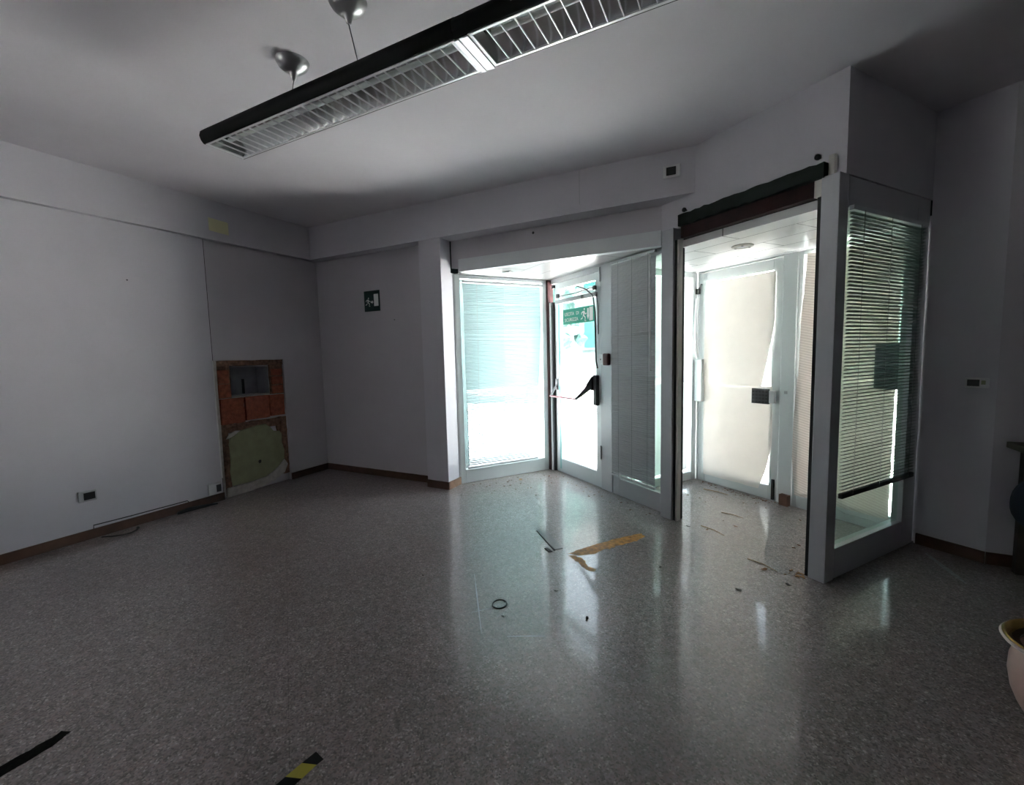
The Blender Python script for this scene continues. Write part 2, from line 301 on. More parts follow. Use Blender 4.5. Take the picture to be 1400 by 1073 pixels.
# ceilings of the bay and the porch
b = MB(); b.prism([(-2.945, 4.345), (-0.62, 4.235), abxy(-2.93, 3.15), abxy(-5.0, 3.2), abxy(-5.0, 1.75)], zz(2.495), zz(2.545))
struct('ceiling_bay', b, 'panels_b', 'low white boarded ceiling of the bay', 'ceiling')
b = MB(); b.box(-3.66, -1.56, BP + .02, FP + .08, 2.44, 2.50, AB)
struct('ceiling_porch', b, 'panels', 'low white boarded ceiling of the porch with a round downlight', 'ceiling')
# outer walls above the glazing
b = MB(); b.box(-5.02, -4.88, 1.75, 3.22, 2.5, 3.33, AB); b.box(-4.88, -3.0, BP, 3.22, 2.5, 3.33, AB); b.box(-3.7, -3.58, 3.22, FP + .1, 2.5, 3.33, AB); b.box(-3.58, -1.52, FP - .02, FP + .1, 2.5, 3.33, AB)
struct('wall_exterior', b, 'facade', 'outer wall above the shop glazing')
# fascia under the bay wall
b = MB(); b.box(-2.80, -0.62, 4.205, 4.28, 2.487, 2.625)
struct('trim_3', b, 'alu_w', 'grey metal fascia across the top of the bay', 'fascia', 0.004)

# baseboards
def bb(name, b, m, label): return struct(name, b, m, label, 'baseboard', 0.003)
b = MB(); b.box(LX + .012, LX + .028, -2.48, 2.79, 0, 0.085); bb('baseboard_left', b, 'base', 'dark brown baseboard of the long wall')
b = MB(); b.box(LX, LX + .016, 3.64, 4.22, 0, 0.085); bb('baseboard_left_corner', b, 'base', 'short dark baseboard between brick patch and corner')
b = MB(); b.box(LX + .016, -3.25, 4.204, 4.22, 0, 0.085); bb('baseboard_back', b, 'base', 'dark brown baseboard under the small exit sign')
b = MB(); b.box(-3.25, -2.934, 4.064, 4.08, 0, 0.09); bb('baseboard_pier', b, 'base', 'dark baseboard on the front of the white pier')
b = MB(); b.box(-2.95, -2.934, 4.081, 4.33, 0, 0.09); bb('baseboard_pier_side', b, 'base_l', 'worn baseboard on the window side of the pier, daylight in its lighter colour')
b = MB(); b.box(-1.50, -1.119, 4.284, 4.3, 0, 0.085, AB); bb('baseboard_entrance', b, 'base', 'brown baseboard beside the glass partition')
b = MB(); b.prism([(cx, cy), (cx - .003, cy - .016), (4.6, cy - .016), (4.6, cy)], zz(0), zz(0.085)); bb('baseboard_front', b, 'base', 'dark baseboard behind the small table')
b = MB(); b.box(4.584, 4.6, -2.5, cy - .02, 0, 0.085); bb('baseboard_right', b, 'base', 'baseboard of the far side wall, out of frame')
b = MB(); b.box(-5.09, 4.58, -2.5, -2.484, 0, 0.085); bb('baseboard_rear', b, 'base', 'baseboard of the rear wall, out of frame')

# ================================================================ BAY WINDOW (plane a = -4.93)
F = FB(-4.93)
w1 = thing('window_1', AB(-4.93, 2.45), 'tall bay window behind the crooked white blind', 'window', kind='structure')
b = MB(); b.box(1.815, 1.875, -.05, .03, .002, 2.49, F); b.box(3.0, 3.065, -.05, .03, .002, 2.49, F); obj('stile', b, 'alu_w', w1, .004)
b = MB(); b.box(1.875, 3.0, -.05, .03, .002, .165, F); obj('bottom_rail', b, 'alu_w', w1, .004)
b = MB(); b.box(1.875, 3.0, -.05, .03, 2.45, 2.49, F); obj('top_rail', b, 'alu_w', w1, .004)
b = MB(); b.box(1.875, 3.0, -.035, -.028, .165, 2.45, F); obj('pane', b, 'glass', w1)
b = MB(); b.box(1.795, 1.815, .0, .035, .002, 2.49, F); obj('edge_strip', b, 'alu', w1)

def blind(name, F, u0, u1, z0, z1, v, pitch, tilt, slat_m, rail_m, cord_m, label, drop=0.0, sag=0.0, wand=None, cords=(0.18, 0.5, 0.82), skew=0.0, rail_t=0.012, jitter=0.0, gap=None, shift=None, open_low=0.0):
    root = thing(name, F((u0 + u1) / 2, v, z0), label, 'blind', 'venetian blinds on the entrance glazing')
    b = MB(); b.box(u0, u1, v - .014, v + .014, z1 - .028, z1, F); obj('headrail', b, rail_m if rail_m != 'rail_d' else 'rail_w', root, .002)
    n = int((z1 - .035 - z0) / pitch); b = MB(); hw = 0.0125
    rnd = random.Random(3)
    for i in range(n):
        z = z1 - .045 - i * (z1 - .06 - z0) / n; t = (z1 - z) / (z1 - z0)
        dz = drop * t; tl = tilt + open_low * max(0, min(1, (t - .28) / .5)) + rnd.uniform(-jitter, jitter)
        if gap and gap[0] < z < gap[1] and rnd.random() < 0.35: tl += rnd.choice((-0.25, 0.15))
        sh = shift(t) if shift else 0.0
        ca, sa = math.cos(tl), math.sin(tl)
        prof = [(-hw, 0.0), (-hw * .4, .0042), (hw * .4, .0042), (hw, 0.0)]
        lo, up = [], []
        for (p, q) in prof:
            vv, zq = p * ca - q * sa, p * sa + q * ca
            for (lst, du) in ((lo, 0), (up, 1)):
                uu = u0 + (0.004 if du == 0 else (u1 - u0 - 0.004 - sh))
                lst.append(b.bm.verts.new(F(uu + skew * t, v + vv, z + zq + dz * du)))
        for k in range(3): b.bm.faces.new((lo[k], lo[k + 1], up[k + 1], up[k]))
    obj('slats', b, slat_m, root, smooth=False)
    b = MB(); sh = shift(1) if shift else 0.0
    b.hexa([F(u0 + skew, v - .012, z0 - rail_t), F(u1 + skew - sh, v - .012, z0 - rail_t + drop), F(u1 + skew - sh, v + .012, z0 - rail_t + drop), F(u0 + skew, v + .012, z0 - rail_t),
            F(u0 + skew, v - .012, z0 + rail_t), F(u1 + skew - sh, v - .012, z0 + rail_t + drop), F(u1 + skew - sh, v + .012, z0 + rail_t + drop), F(u0 + skew, v + .012, z0 + rail_t)])
    obj('bottom_rail', b, rail_m, root, .002)
    for c in cords:
        uu = u0 + (u1 - u0) * c
        b = MB(); b.tube([F(uu, v + .014 * (-1 if v < 0 else 1), z1 - .02), F(uu + skew - sh * c, v + .014 * (-1 if v < 0 else 1), z0 + drop * c)], .0016, 5); obj('ladder_cord', b, cord_m, root)
    if wand:
        b = MB(); b.tube([F(wand[0], v + wand[1], z1 - .03), F(wand[0] + .004, v + wand[1], wand[2])], wand[3], 7); obj('wand', b, 'white', root)
    return root
FPART = FB(-1.52)
blind('venetian_blind', FB(-4.93), 1.90, 2.985, 0.19, 2.425, .055, .0218, 1.3, 'slat_w', 'rail_w', 'cord', 'white venetian blind hanging crooked in the bay window', drop=0.0, cords=(0.16, 0.5, 0.8), jitter=0.05, open_low=-.35, gap=(1.65, 2.38),
      shift=lambda t: 0.02 + 0.085 * max(0, min(1, (t - .25) / .5)) ** 1.2)
# rusty corner post and pipe
b = MB(); b.box(-4.975, -4.87, 3.07, 3.15, .002, 2.49, AB)
struct('trim_4', b, 'rust', 'rusty dark red steel post in the bay corner', 'post')
b = MB(); b.box(-4.868, -4.828, 3.085, 3.135, .002, 2.20, AB); struct('trim_5', b, 'white', 'slim white strip beside the rusty post', 'post', .003)
b = MB(); b.box(-4.827, -4.80, 3.10, 3.15, .002, 2.20, AB); struct('trim_6', b, 'gasket', 'black gap strip between white strip and exit door', 'post')

# ================================================================ EXIT DOOR with panic bar (plane b = 3.13)
F = FA(3.13)
d1 = thing('door_1', AB(-4.3, 3.13), 'glazed emergency exit door with a panic bar', 'door', kind='structure')
b = MB(); b.box(-4.868, -3.872, -.01, .06, 2.435, 2.494, F); b.box(-3.872, -3.69, -.012, .06, .002, 2.494, F); b.box(-4.795, -3.872, .0, .06, .001, .0112, F); obj('door_frame', b, 'alu', d1, .004)
b = MB()
b.box(-4.795, -4.69, -.005, .045, .012, 2.43, F); b.box(-3.965, -3.878, -.005, .045, .012, 2.43, F); b.box(-4.69, -3.965, -.005, .045, .012, .185, F); b.box(-4.69, -3.965, -.005, .045, 2.35, 2.43, F)
leaf = obj('door_leaf', b, 'alu_w', d1, .004)
b = MB(); b.box(-4.69, -3.965, .016, .024, .185, 2.35, F); obj('pane', b, 'glass', leaf)
b = MB(); b.box(-4.72, -4.69, -.0055, .01, .05, 2.3, F); obj('teal_edge', b, glass('edge_glass', (0.5, 0.82, 0.8)), leaf)
b = MB(); b.box(-4.735, -3.925, -.045, -.006, 2.165, 2.215, F); cl_ = obj('closer_body', b, 'grey', d1, .004)
b = MB(); b.tube([F(-4.66, -.035, 2.255), F(-4.3, -.04, 2.25), F(-3.95, -.035, 2.27)], .007, 7); obj('closer_rod', b, 'dark', cl_)
for u in (-4.66, -3.93, -4.15):
    b = MB(); b.box(u - .02, u + .02, -.055, -.046, 2.17, 2.21, F) if u == -4.15 else b.box(u - .022, u + .022, -.06, -.03, 2.235, 2.285, F); obj('closer_block', b, 'black', cl_, .003)
for z in (2.395, 0.42):
    b = MB(); b.tube([F(-3.873, -.02, z - .075), F(-3.873, -.02, z + .075)], .011, 8); obj('hinge', b, 'alu_w', d1)
b = MB(); b.box(-4.83, -4.78, -.03, .0, 2.375, 2.415, F); obj('door_stop', b, 'black', d1, .003)
b = MB(); b.tube([F(-4.30, -.02, 2.335), F(-4.1, -.045, 2.27), F(-3.965, -.04, 2.185), F(-3.945, -.03, 2.0), F(-3.94, -.028, 1.7), F(-3.935, -.026, 1.45), F(-3.92, -.02, 1.37)], .009, 6); obj('door_cable', b, 'black', d1)
b = MB(); b.tube([F(-3.93, -.02, 2.2), F(-3.905, -.02, 2.05), F(-3.9, -.02, 1.75)], .005, 6); obj('door_cable', b, 'black', d1)
# panic bar
pb = thing('panic_bar', F(-3.92, -.01, .96), 'panic bar with black lever arm and red push bar on the exit door', 'panic bar')
b = MB(); b.box(-3.962, -3.905, -.055, -.006, .95, 1.295, F); obj('lock_case', b, 'dark', pb, .008)
b = MB()
b.prism([(-3.955, 1.283), (-3.955, 1.12), (-3.99, 1.128), (-4.04, 1.093), (-4.11, 1.045), (-4.187, .998), (-4.205, 1.018), (-4.13, 1.08), (-4.06, 1.145), (-4.01, 1.215)], lambda u, z: F(u, -.05 - max(0, (-3.96 - u)) * .25, z), lambda u, z: F(u, -.076 - max(0, (-3.96 - u)) * .25, z)); obj('lever_arm', b, 'black', pb, .004)
b = MB(); b.tube([F(-4.19, -.118, 1.005), F(-4.76, -.118, 1.005)], .0115, 10); obj('push_bar', b, 'pink', pb, smooth=True)
b = MB(); b.tube([F(-4.755, -.118, 1.005), F(-4.768, -.06, 1.07), F(-4.768, -.008, 1.15)], .013, 8); b.box(-4.79, -4.745, -.02, -.006, 1.08, 1.22, F); obj('bar_bracket', b, 'grey', pb, smooth=False)
# call point on the jamb
cp = thing('call_point', F(-3.78, -.012, 1.41), 'white and dark red alarm call point on the exit door jamb', 'alarm')
b = MB(); b.box(-3.873, -3.79, -.045, -.0125, 1.415, 1.525, F); obj('housing', b, 'white', cp, .006)
b = MB(); b.box(-3.789, -3.70, -.06, -.0125, 1.405, 1.535, F); obj('red_cover', b, 'red', cp, .014)
b = MB(); b.tube([F(-3.832, -.0455, 1.47), F(-3.832, -.049, 1.47)], .008, 10); obj('key_hole', b, 'dark', cp)

def text_mesh(s, size, place, name, m, parent, depth=.0006):
    cu = bpy.data.curves.new('tmp', 'FONT'); cu.body = s; cu.size = size; cu.extrude = depth; cu.resolution_u = 3
    to = bpy.data.objects.new('tmp', cu); me = to.to_mesh(); bm = bmesh.new(); bm.from_mesh(me); to.to_mesh_clear()
    bpy.data.objects.remove(to); bpy.data.curves.remove(cu)
    for v in bm.verts: v.co = place(v.co.x, v.co.y, v.co.z)
    mb = MB(); mb.bm.free(); mb.bm = bm
    return obj(name, mb, m, parent)
def figure(P, x, y, h, flip=1):
    """running-man pictogram as flat pieces: P(x, y) -> (near, far)"""
    b = MB(); s = h
    def poly(pts): b.prism([(x + flip * p[0] * s, y + p[1] * s) for p in pts], lambda u, v: P(u, v, 0), lambda u, v: P(u, v, 1))
    poly([(0.10 + .085 * math.cos(k * PI / 5), .9 + .085 * math.sin(k * PI / 5)) for k in range(10)])
    poly([(-.12, .76), (.10, .78), (.16, .70), (.08, .42), (-.08, .40), (-.04, .62), (-.13, .64)])
    poly([(.12, .74), (.17, .66), (.24, .57), (.36, .62), (.38, .56), (.24, .48), (.12, .60)])
    poly([(-.12, .76), (-.30, .64), (-.27, .50), (-.21, .51), (-.22, .61), (-.10, .68)])
    poly([(.08, .43), (.26, .30), (.20, .04), (.30, .04), (.34, .0), (.14, .0), (.17, .26), (-.04, .40)])
    poly([(-.08, .42), (-.14, .20), (-.36, .14), (-.36, .22), (-.21, .26), (-.06, .44)])
    return b
# sign stuck on the glass
sg = thing('exit_sign', F(-4.32, .01, 1.895), 'bright green emergency exit sign on the exit door glass', 'sign', 'emergency exit signs')
u0, u1, z0, z1 = -4.632, -4.012, 1.90, 2.085
b = MB(); b.box(u0, u1, .009, .0135, z0, z1, F); obj('sign_plate', b, 'sgreen', sg)
def PS(u, z, k): return F(u, .0085 - .0008 * (1 - k), z)
text_mesh('USCITA', .058, lambda x, y, z: F(u0 + .035 + x * 1.03, .0085 - z, 2.005 + y), 'sign_text', 'swhite', sg)
text_mesh('DI', .058, lambda x, y, z: F(u0 + .278 + x * 1.03, .0085 - z, 2.005 + y), 'sign_text', 'swhite', sg)
text_mesh('SICUREZZA', .058, lambda x, y, z: F(u0 + .035 + x * .95, .0085 - z, 1.935 + y), 'sign_text', 'swhite', sg)
obj('running_man', figure(PS, -4.205, 1.915, .155), 'swhite', sg)
b = MB(); b.box(-4.095, -4.03, .0077, .0086, 1.915, 2.07, F); obj('door_symbol', b, 'swhite', sg)
b = MB(); b.prism([(-4.135, 2.06), (-4.108, 2.06), (-4.108, 1.98), (-4.10, 1.98), (-4.121, 1.93), (-4.143, 1.98), (-4.135, 1.98)], lambda u, v: PS(u, v, 0), lambda u, v: PS(u, v, 1)); obj('arrow', b, 'swhite', sg)

# ================================================================ SIDE PANEL between bay and porch
w2 = thing('window_2', AB(-3.3, 3.13), 'narrow side panel beside the exit door behind a grey blind', 'window', kind='structure')
b = MB(); b.box(-3.687, -3.585, -.005, .05, .002, .245, F); b.box(-3.687, -3.64, -.005, .05, .245, 2.494, F); b.box(-3.0, -2.932, -.005, .05, .002, 2.494, F); obj('stile', b, 'alu', w2, .003)
b = MB(); b.box(-3.585, -3.0, -.005, .05, .002, .185, F); obj('bottom_rail', b, 'alu', w2, .003)
b = MB(); b.box(-3.64, -3.0, -.005, .05, 2.44, 2.494, F); obj('top_rail', b, 'alu', w2, .003)
b = MB(); b.box(-3.64, -3.0, .018, .025, .185, 2.44, F); obj('pane', b, 'glass_g', w2)
blind('venetian_blind', FA(3.13), -3.675, -3.045, .225, 2.485, -.03, .0215, -1.28, 'slat_g', 'rail_w', 'cord_d', 'closed grey venetian blind on the narrow panel beside the exit door', cords=(.2, .52, .86), wand=(-3.095, -.024, 1.36, .008), jitter=.05)
# posts of the porch opening
b = MB(); b.box(-2.928, -2.797, 3.05, 3.18, .002, 2.605, AB); struct('trim_7', b, 'alu', 'grey metal post between blinded panel and porch opening', 'post', .004)
b = MB(); b.box(-2.796, -2.776, 3.07, 3.17, .002, 2.5, AB); struct('trim_8', b, 'gasket', 'black rubber gasket on the post of the porch opening', 'post')
b = MB(); b.box(-2.775, -2.752, 3.075, 3.12, .002, 2.5, AB); struct('trim_9', b, 'jamb', 'slim cream jamb at the edge of the porch opening', 'post', .003)
b = MB(); b.box(-1.615, -1.512, 3.045, 3.15, .002, 2.603, AB); struct('trim_10', b, 'alu', 'grey corner post where porch opening and glass partition meet', 'post', .004)
b = MB(); b.box(-1.642, -1.616, 3.06, 3.14, .002, 2.49, AB); struct('trim_11', b, 'gasket', 'black strip on the inner edge of the corner post', 'post')
b = MB(); b.box(-1.66, -1.617, 3.05, 3.11, 2.49, 2.595, AB); struct('trim_12', b, 'jamb', 'small pale filler piece at the top of the corner post', 'post', .002)
# torn strips over the opening
def strip(a0, a1, b0, b1, z0, z1, ragged, m, name, label):
    b = MB(); n = 26; rnd = random.Random(len(label)); top, bot = [], []
    for i in range(n + 1):
        a = a0 + (a1 - a0) * i / n
        top.append((a, z1 + rnd.uniform(-ragged, ragged))); bot.append((a, z0 + rnd.uniform(-ragged, ragged)))
    b.prism(bot + top[::-1], lambda a, z: AB(a, b0, z), lambda a, z: AB(a, b1, z)); return struct(name, b, m, label, 'strip')
strip(-2.735, -1.60, 3.035, 3.118, 2.60, 2.69, .006, 'green', 'trim_13', 'torn dark green metal strip over the porch opening')
strip(-2.72, -1.665, 3.055, 3.118, 2.497, 2.592, .002, 'maroon', 'trim_14', 'dark maroon strip under the torn green strip')
b = MB(); b.box(-1.60, -1.565, 3.085, 3.118, 2.615, 2.735, AB); struct('trim_15', b, 'jamb', 'short pale vertical batten stub above the corner post', 'batten', .002)
for a, z, lab in ((-2.715, 2.735, 'small black knob above the end of the green strip nearest the vent plate'), (-1.665, 2.75, 'small black knob above the end of the green strip nearest the corner post')):
    k = thing('wall_peg', AB(a, BP, z - .02), lab, 'knob', 'black knobs over the porch opening')
    b = MB(); b.tube([AB(a, BP - .001, z), AB(a, BP - .02, z)], .006, 8); obj('stem', b, 'dark', k)
    b = MB(); b.tube([AB(a, BP - .02, z), AB(a, BP - .026, z), AB(a, BP - .04, z), AB(a, BP - .046, z)], [.012, .018, .018, .012], 12); obj('head', b, 'black', k, smooth=True)

# ================================================================ GLASS PARTITION (plane a = -1.52)
F = FPART
w5 = thing('window_5', AB(-1.55, 3.7), 'dark framed glass partition behind a half raised blind', 'window', kind='structure')
b = MB(); b.box(3.152, 3.17, -.07, .0, .002, 2.6, F); b.box(4.10, 4.235, -.07, .0, .002, 2.6, F); obj('stile', b, 'alu', w5, .003)
b = MB(); b.box(3.17, 4.10, -.07, .0, .002, .21, F); obj('bottom_rail', b, 'alu', w5, .004)
b = MB(); b.box(3.17, 4.10, -.07, .0, 2.41, 2.6, F); obj('top_rail', b, 'alu', w5, .004)
b = MB(); b.box(3.17, 4.10, -.04, -.032, .21, 2.41, F); obj('pane', b, 'glass_g', w5)
b = MB(); b.box(4.2355, 4.2995, -.08, -.005, .002, 2.603, F); obj('wall_strip', b, 'alu', w5)
blind('venetian_blind', FPART, 3.158, 4.16, .575, 2.415, .024, .0232, 0.36, 'slat_d', 'rail_d', 'cord_d', 'half raised venetian blind with dark bottom rail on the glass partition', cords=(.13, .48, .9), rail_t=.016, jitter=.03)

# ================================================================ PORCH GLAZING (plane b = FP)
F = FA(FP)
d2 = thing('door_2', AB(-3.1, FP), 'street door of the porch with its glass papered over', 'door', kind='structure')
b = MB(); b.box(-3.60, -3.572, -.01, .06, .002, 2.438, F); b.box(-2.604, -2.47, -.012, .06, .002, 2.438, F); b.box(-3.572, -2.604, -.01, .06, 2.425, 2.438, F); b.box(-3.572, -2.604, .0, .06, .001, .0112, F); obj('door_frame', b, 'alu_w', d2, .004)
b = MB(); b.box(-3.568, -3.475, -.005, .045, .012, 2.42, F); b.box(-2.70, -2.609, -.005, .045, .012, 2.42, F); b.box(-3.475, -2.70, -.005, .045, .012, .15, F); b.box(-3.475, -2.70, -.005, .045, 2.31, 2.42, F)
leaf = obj('door_leaf', b, 'alu_w', d2, .004)
b = MB(); b.box(-3.475, -2.70, .016, .024, .15, 2.31, F); obj('pane', b, 'glass', leaf)
b = MB(); b.box(-2.665, -2.635, -.018, -.006, .012, .225, F); obj('floor_bolt', b, 'black', leaf, .003)
b = MB(); b.box(-2.70, -2.64, -.035, -.006, 1.0, 1.125, F); obj('lock_case', b, 'white', leaf, .004)
b = MB(); b.box(-2.885, -2.705, -.035, -.006, .985, 1.14, F); obj('lock_plate', b, 'dark', d2, .005)
b = MB()
for i in range(5):
    for j in range(4): b.box(-2.875 + i * .035, -2.852 + i * .035, -.039, -.0352, .995 + j * .035, 1.015 + j * .035, F)
obj('plate_bosses', b, 'black', d2)
b = MB(); b.box(-2.56, -2.53, -.018, -.0125, 1.10, 1.13, F); obj('strike_plate', b, 'grey', d2)
b = MB(); b.box(-3.60, -3.55, -.05, -.012, 2.19, 2.25, F); b.tube([F(-3.56, -.03, 2.24), F(-3.50, -.055, 2.29)], .012, 6); obj('door_catch', b, 'black', d2)
w3 = thing('window_3', AB(-2.0, FP), 'fixed street panel beside the porch door, papered over', 'window', kind='structure')
b = MB(); b.box(-2.465, -2.42, -.005, .05, .002, 2.438, F); b.box(-1.66, -1.60, -.005, .05, .002, 2.438, F); b.box(-2.42, -1.66, -.005, .05, .002, .15, F); b.box(-2.42, -1.66, -.005, .05, 2.40, 2.438, F); obj('window_frame', b, 'alu_w', w3, .004)
b = MB(); b.box(-2.42, -1.66, .016, .024, .15, 2.40, F); obj('pane', b, 'glass', w3)
G = FB(-3.62)
w4 = thing('window_4', AB(-3.62, 3.75), 'side glass of the porch covered with white film', 'window', kind='structure')
b = MB(); b.box(3.19, 3.25, -.03, .03, .002, 2.438, G); b.box(4.24, 4.315, -.03, .03, .002, 2.438, G); b.box(3.25, 4.24, -.03, .03, .002, .10, G); b.box(3.25, 4.24, -.03, .03, 2.37, 2.438, G); obj('window_frame', b, 'alu_w', w4, .004)
b = MB(); b.box(3.25, 4.24, -.006, .002, .10, 2.37, G); obj('pane', b, 'glass', w4)

def interp(tab, z):
    tab = sorted(tab)
    if z <= tab[0][0]: return tab[0][1]
    for (za, ua), (zb, ub) in zip(tab, tab[1:]):
        if z <= zb: return ua + (ub - ua) * (z - za) / (zb - za + 1e-9)
    return tab[-1][1]
def paper(name, F, zlo, zhi, left, right, v0, m, label, seed, crease=0.006, jag=0.004, nx=26, nz=40, curl=0.0):
    rnd = Vector((seed * 3.1, seed * 1.7, seed))
    def fn(s, t):
        z = zlo + (zhi - zlo) * t
        if t in (0.0, 1.0): z += jag * 2.2 * noise.noise(Vector((s * 9, t * 5, 1)) + rnd)
        ul, ur = interp(left, z), interp(right, z)
        ul += jag * noise.noise(Vector((0, z * 14, 3)) + rnd); ur += jag * noise.noise(Vector((5, z * 14, 3)) + rnd)
        u = ul + (ur - ul) * s
        d = crease * (noise.noise(Vector((u * 2.4, z * 1.6, 0)) + rnd) + .5 * noise.noise(Vector((u * 7, z * 5, 2)) + rnd)) - curl * max(0, abs(s - .5) - .42) * 6
        d = min(d, crease)
        return F(u, v0 - crease * 1.2 + d, z), (F(0, -1, 0) - F(0, 0, 0))
    b = MB(); b.sheet(nx, nz, fn, .0007); o = obj(name, b, m, smooth=True)
    return tag(o, label, 'paper', 'masking paper on the porch glazing')
paper('paper_sheet', F, 1.16, 2.30, [(1.16, -3.49), (2.30, -3.47)], [(1.16, -2.79), (1.35, -2.75), (1.62, -2.70), (1.8, -2.672), (2.315, -2.672)], -.014, 'paper', 'upper sheet of masking paper on the porch door', 2)
paper('paper_sheet', F, .09, 1.165, [(.09, -3.48), (1.165, -3.495)], [(.09, -2.80), (.30, -2.725), (.58, -2.67), (.97, -2.675), (1.165, -2.68)], -.009, 'paper', 'lower sheet of masking paper on the porch door', 5, crease=.003)
paper('paper_sheet', F, 1.27, 2.40, [(1.27, -2.43), (1.8, -2.42), (2.4, -2.385)], [(1.27, -1.682), (2.4, -1.67)], -.014, 'paper_q', 'upper ribbed paper sheet on the panel beside the porch door', 8)
paper('paper_sheet', F, .12, 1.275, [(.155, -2.44), (.5, -2.47), (.9, -2.465), (1.275, -2.44)], [(.155, -1.69), (1.275, -1.685)], -.009, 'paper_q', 'lower ribbed paper sheet on the panel beside the porch door', 11, crease=.003)
GI = lambda u, v, z: AB(-3.59 - v, u, z)
paper('paper_sheet', GI, 1.25, 2.36, [(1.25, 3.26), (2.36, 3.26)], [(1.25, 4.20), (2.36, 4.22)], -.008, 'paper_f', 'upper white film on the side glass of the porch', 14, crease=.003)
paper('paper_sheet', GI, .14, 1.18, [(.14, 3.26), (1.18, 3.26)], [(.14, 4.16), (.5, 4.17), (.8, 4.21), (1.18, 4.20)], -.004, 'paper_f', 'lower white film on the side glass of the porch', 17, crease=.002)
# hanging strips, notice, block, downlight
b = MB(); pts = [AB(-3.555, 4.27, 2.14), AB(-3.56, 4.262, 2.0), AB(-3.555, 4.255, 1.75), AB(-3.545, 4.25, 1.55), AB(-3.52, 4.245, 1.46)]
b.tube(pts, .016, 8); tag(obj('cable_conduit', b, 'white', smooth=True), 'loose white conduit hanging in the porch corner by the street door', 'conduit')
b = MB(); b.box(-3.583, -3.48, 4.268, 4.318, .95, 1.44, AB); tag(obj('junction_box', b, 'alu_w', bevel=.006), 'tall pale box under the loose conduit in the porch corner', 'box')
nb = thing('notice', F(-1.72, -.03, 1.19), 'dark square notice on the street panel, seen through the glass partition', 'notice')
b = MB(); b.box(-1.823, -1.605, -.034, -.029, 1.195, 1.563, F); obj('notice_sheet', b, 'notice', nb)
b = MB(); b.bm.free(); b.bm = bmesh.new(); n = 24; A_, B_ = [], []
for k in range(n):
    c_, s_ = math.cos(2 * PI * k / n), math.sin(2 * PI * k / n)
    A_.append((b.bm.verts.new(F(-1.745 + .05 * c_, -.0348, 1.345 + .06 * s_)), b.bm.verts.new(F(-1.745 + .02 * c_, -.0348, 1.345 + .025 * s_))))
for k in range(n): b.bm.faces.new((A_[k][0], A_[(k + 1) % n][0], A_[(k + 1) % n][1], A_[k][1]))
obj('ring_mark', b, 'notice_r', nb)
b = MB(); b.box(-2.555, -2.470, 4.265, 4.316, .001, .108, AB); tag(obj('wooden_block', b, 'brown', bevel=.003), 'brown block standing at the foot of the porch mullion', 'block')
dl = thing('downlight', AB(-2.527, 3.593, 2.40), 'round recessed downlight in the porch ceiling', 'downlight')
b = MB(); b.lathe([(.05, .025), (.075, .028), (.088, .033), (.088, .0395), (.045, .0395)], AB(-2.527, 3.593, 2.40), 28, cap=False); obj('trim_ring', b, 'jamb', dl, smooth=True)
b = MB(); b.lathe([(.0, .028), (.03, .027), (.049, .030), (.049, .0395), (.0, .0395)], AB(-2.527, 3.593, 2.40), 24, cap=False); obj('lens', b, 'white', dl, smooth=True)
for k in range(3):
    a = 2 * PI * k / 3 + .5; c = AB(-2.527, 3.593, 2.424) + Vector((.062 * math.cos(a), .062 * math.sin(a), 0))
    b = MB(); b.lathe([(.009, 0), (.009, .003)], c, 10); obj('screw_cap', b, 'dark', dl)
b = MB(); c = AB(-4.56, 2.336, 2.478); b.box(c.x - .05, c.x + .05, c.y - .05, c.y + .05, 2.478, 2.4945)
tag(obj('bay_ceiling_highlight', b, 'white', bevel=.006), 'small square white piece standing for a reflected highlight on the bay ceiling', 'highlight')  # white box stands in for a highlight reflected on the bay ceiling

# ================================================================ BROKEN BRICK PATCH
bx = LX
br = thing('brick_patch', (bx, 3.2, 0), 'broken wall patch with bare red bricks, small hollow and green plaster', 'wall patch')
def rough_box(b, x0, x1, y0, y1, z0, z1, amp, seed, cuts=4):
    bm2 = bmesh.new(); t = MB(); t.bm.free(); t.bm = bm2; t.box(x0, x1, y0, y1, z0, z1)
    bmesh.ops.subdivide_edges(bm2, edges=bm2.edges[:], cuts=cuts, use_grid_fill=True)
    for v in bm2.verts:
        q = v.co * 22 + Vector((seed, seed * 2, 0)); v.co += Vector((max(-amp, min(amp * .8, amp * 1.3 * noise.noise(q))), amp * noise.noise(q + Vector((9, 0, 0))), amp * noise.noise(q + Vector((0, 9, 0)))))
    me = bpy.data.meshes.new('t'); bm2.to_mesh(me); bm2.free(); b.bm.from_mesh(me); bpy.data.meshes.remove(me); return b
b = MB()
rough_box(b, bx - .040, bx - .006, 2.825, 3.628, 1.495, 1.555, .006, 1, 10); rough_box(b, bx - .040, bx - .016, 2.825, 3.0, .73, .83, .006, 2, 6); rough_box(b, bx - .040, bx - .012, 2.826, 2.90, .03, .78, .008, 3, 12)
rough_box(b, bx - .040, bx - .012, 3.50, 3.63, .10, .83, .009, 4, 12); rough_box(b, bx - .041, bx - .02, 2.99, 3.62, .73, .83, .006, 5, 8); rough_box(b, bx - .042, bx - .022, 2.825, 2.98, 1.13, 1.50, .004, 6, 6); rough_box(b, bx - .042, bx - .022, 3.455, 3.63, 1.13, 1.50, .004, 7, 6)
obj('mortar', b, 'mortar', br)
